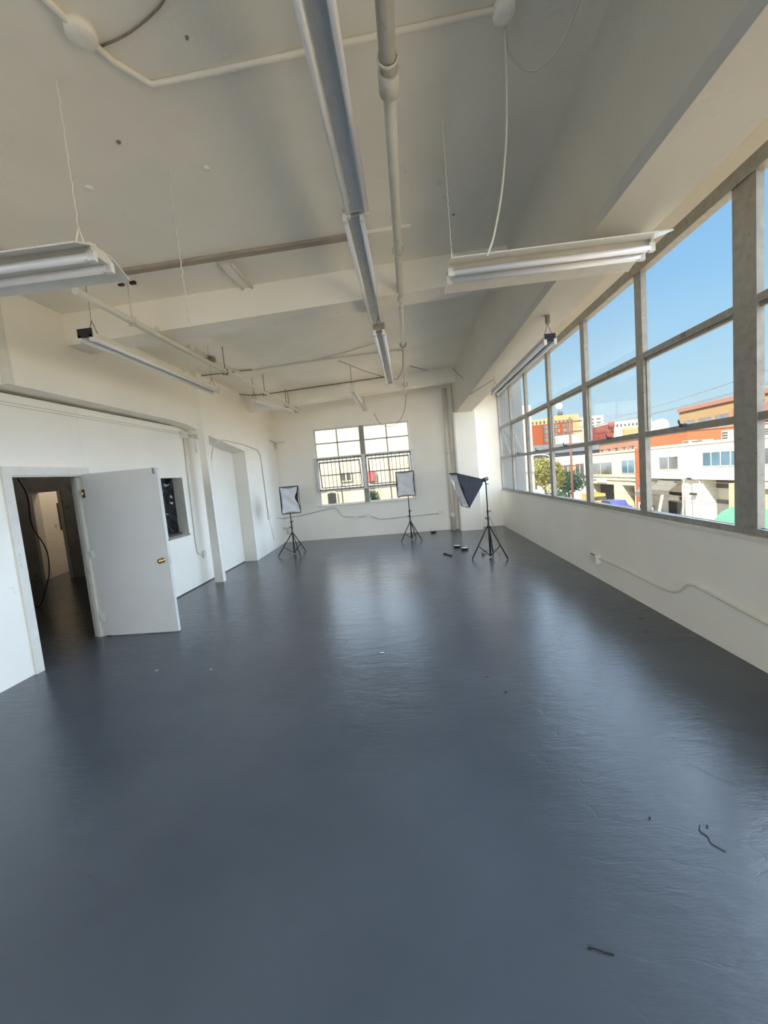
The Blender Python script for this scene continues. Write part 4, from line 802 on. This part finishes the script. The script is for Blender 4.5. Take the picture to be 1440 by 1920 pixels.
# poles and wires
t = thing('utility_pole', 'reddish wooden utility pole with cross-arms beyond the tree', 'pole', (17.05, 44, GZ))
MB().tube([(17.05, 44, GZ), (17.12, 44, 6.0)], .13, 8).build('pole', 'pole_wood', t)
for z in (4.5, 5.55, .95): MB().box(15.9, 18.3, 43.9, 44.1, z-.07, z+.07).build('cross_arm', 'pole_wood', t)
for x in (16.0, 16.6, 17.6, 18.2): MB().tube([(x, 44, 4.55), (x, 44, 4.8)], .05, 6).build('insulator', 'pole_gray', t)
t = thing('street_lamp', 'slim grey street lamp before the white building', 'lamp post', (23.4, 36.2, GZ))
MB().tube([(23.4, 36.2, GZ), (23.4, 36.25, 1.15)], .075, 8, .05).build('pole', 'pole_gray', t); MB().tube(arc([(23.4, 36.25, 1.1), (23.3, 36.7, 1.35), (23.1, 37.7, 1.45)]), .035, 6).build('arm', 'pole_gray', t); MB().cbox((23.05, 37.9, 1.42), .2, .5, .12).build('lamp_head', 'pole_gray', t)
MB().tube([(23.4, 36.2, GZ), (23.4, 36.2, GZ+.5)], .2, 8).build('base', 'ext_dark', t)
t = thing('street_lamp', 'white-armed street lamp curving over the yellow-green tree', 'lamp post', (21, 62, GZ))
MB().tube([(20.6, 60, GZ), (20.6, 60, 1.6)], .09, 8, .06).build('pole', 'pole_gray', t); MB().tube(arc([(20.6, 60, 1.5), (20.2, 60, 2.5), (18.4, 60, 2.75), (16.6, 60, 2.3)]), .06, 6).build('arm', 'white_plastic', t); MB().cbox((16.4, 60, 2.2), .8, .25, .14).build('lamp_head', 'white_plastic', t)
wires = [(21.2, -.55, -.2, 'upper'), (21.2, -.95, -.6, ''), (21.2, -2.0, -1.75, ''), (21.2, -2.15, -1.9, ''), (17.6, 4.82, 4.95, ''), (18.2, 4.82, 5.0, ''), (16.0, 4.82, 5.2, ''), (22.2, -1.55, -2.6, '')]
WL = ['overhead wire crossing the white building just under its blue windows', 'overhead wire running below the top one over the white band', 'upper of the two close wires across the grey awnings', 'lower of the two close wires across the grey awnings', 'middle of the three high wires on the pole cross-arm', 'right of the three high wires on the pole cross-arm', 'left of the three high wires on the pole cross-arm', 'wire slanting down across the yellow and white shopfronts']
for k, (x, za_, zb_, _) in enumerate(wires):
    a0, a1 = (44, 12); pts = [(x, a0+(a1-a0)*i/12, za_+(zb_-za_)*i/12-.5*math.sin(math.pi*i/12)) for i in range(13)]
    tag(MB().tube(pts, .018, 5).build('overhead_wire', 'cable_dark', None, (x, 30, za_)), WL[k], 'wire', 'overhead wires above the street')
# shop signboards and parked cars
t = thing('signboard', 'white standing signboard with a coloured figure before the shop', 'sign', (23.6, 42.8, GZ))
MB().box(23.5, 23.65, 42.3, 43.5, GZ+.14, -3.45).build('board', 'stucco_white', t); MB().box(23.46, 23.5, 42.6, 43.2, -4.0, -3.7).build('print', 'car_yellow', t); MB().box(23.46, 23.5, 42.6, 43.1, -4.4, -4.1).build('print', 'car_blue', t); MB().box(23.46, 23.5, 42.9, 43.15, -4.1, -3.6).build('print', 'car_red', t)
t = thing('signboard', 'narrow dark standing sign right of the coloured board', 'sign', (23.6, 41, GZ))
MB().box(23.55, 23.65, 40.9, 41.4, GZ+.14, -3.6).build('board', 'ext_dark', t); MB().box(23.52, 23.55, 41.0, 41.3, -4.4, -3.8).build('print', 'sign_print', t)
def car(label, x, y, m_, rz=math.pi/2, van=False):
    t = thing('car', label, 'car', (x, y, GZ)); R = Matrix.Rotation(rz, 4, 'Z')
    def tr(p): q = R @ Vector(p); return (x+q.x, y+q.y, GZ+q.z)
    def pri(poly, w0, w1, nm, m2, par):
        n = len(poly); s = MB(); s.add([tr((u, -w0, v_)) for u, v_ in poly]+[tr((u, w1, v_)) for u, v_ in poly], [tuple(range(n)), tuple(range(2*n-1, n-1, -1))]+[(i, n+i, n+(i+1) % n, (i+1) % n) for i in range(n)]); return s.build(nm, m2, par)
    top = 1.75 if van else 1.42
    bd = pri([(-2.15, .3), (2.1, .3), (2.15, .65), (1.95, .82), (1.1, .92), (.5, top) if not van else (1.0, top), (-1.2, top) if not van else (-2.0, top), (-1.9, .95) if not van else (-2.1, 1.0), (-2.2, .8)], .85, .85, 'body', m_, t)
    gl = [(1.0, .93), (.48, top-.07), (-1.15, top-.07), (-1.75, .95)] if not van else [(1.2, .98), (.95, top-.1), (-.2, top-.1), (-.2, .98)]
    pri(gl, .87, .87, 'side_window', 'ext_dark', bd)
    for u in (-1.35, 1.35):
        for sgn in (-1, 1): MB().tube([tr((u, sgn*.72, .32)), tr((u, sgn*.9, .32))], .32, 12).build('wheel', 'tyre', t)
    MB().obox(tr((2.14, .6, .66)), R.to_3x3() @ Vector((.03, 0, 0)), R.to_3x3() @ Vector((0, .16, 0)), (0, 0, .08)).build('headlamp', 'white_plastic', t); MB().obox(tr((2.14, -.6, .66)), R.to_3x3() @ Vector((.03, 0, 0)), R.to_3x3() @ Vector((0, .16, 0)), (0, 0, .08)).build('headlamp', 'white_plastic', t)
car('red car parked before the yellow building', 19.5, 45.4, 'car_red', -math.pi/2); car('blue car parked nearest the orange pier', 22.7, 46.6, 'car_blue', -math.pi/2)
car('yellow van parked behind the red car', 23.6, 53.6, 'car_yellow', -math.pi/2, True); car('grey car parked by the dark tree', 19.8, 52.5, 'car_gray', -math.pi/2); car('white car parked at the kerb by the yellow van', 19.0, 58.5, 'car_white', -math.pi/2)
# building behind the far window
b = thing('courtyard_building', 'sunlit cream rendered building close behind the far window', 'building', (-3, 21, GZ))
MB().box(-16, 6, 20, 30, GZ, 4.42).build('wall', 'facade_cream', b)
MB().box(-16, 6, 19.9, 20.02, 1.25, 1.36).build('string_course', 'facade_cream', b)
def arched(x0, x1, z0, z1, nm, m_, d0=-.06):
    r_ = (x1-x0)/2; c = (x0+x1)/2; rise = min(.18, r_*.35); top = [(c+r_*math.cos(a), z1-rise+rise*math.sin(a)) for a in [math.pi*i/8 for i in range(9)]]
    return MB().prism([(x0, z0), (x1, z0)]+top, 'y', 20+d0, 20.02).build(nm, m_, b)
fr_ = arched(-4.30, -3.72, .38, 1.14, 'window', 'facade_cream'); o = MB().prism([(-4.22, .44), (-3.80, .44), (-3.80, 1.02), (-4.01, 1.08), (-4.22, 1.02)], 'y', 19.93, 19.95).build('pane', 'ext_glass', fr_)
for k in range(5): MB().box(-4.17+.08*k, -4.155+.08*k, 19.90, 19.93, .44, 1.05).build('bar', 'ext_dark', fr_)
arched(-3.25, -2.02, -1.5, 1.02, 'blind_arch', 'facade_cream', -.10); arched(-3.15, -2.12, -1.5, .95, 'blind_arch', 'stucco_yellow', -.13)
arched(-1.62, -.70, -1.5, 1.02, 'blind_arch', 'facade_cream', -.10)
MB().box(-2.12, -1.76, 19.85, 20.0, 1.46, 1.98).build('wall_panel', 'pink_panel', b)
win(b, '-y', -3.5, -2.9, 1.55, 2.05, 20, 2, 'ext_glass', 'facade_cream')
t = thing('wall_ivy', 'patch of green ivy on the cream wall behind the far window', 'plant', (-1.9, 19.9, .4))
v = []; f = []; rnd = random.Random(9)
for i in range(500):
    c = Vector((-1.95+rnd.gauss(0, .16), 19.86+rnd.uniform(-.06, .06), .75+rnd.gauss(0, .2))); a = Vector((rnd.gauss(0, 1), -1, rnd.gauss(0, 1))).normalized(); e_ = a.orthogonal().normalized(); h = a.cross(e_); q = .035
    k = len(v); v += [c-e_*q, c+h*q*.6, c+e_*q, c-h*q*.6]; f.append((k, k+1, k+2, k+3))
o = MB().add(v, f).build('leaves', 'leaf_green', t); o['kind'] = 'stuff'
MB().tube([(-1.95, 19.97, -4.8), (-1.9, 19.95, .4)], .03, 6, .015).build('stem', 'bark', t)
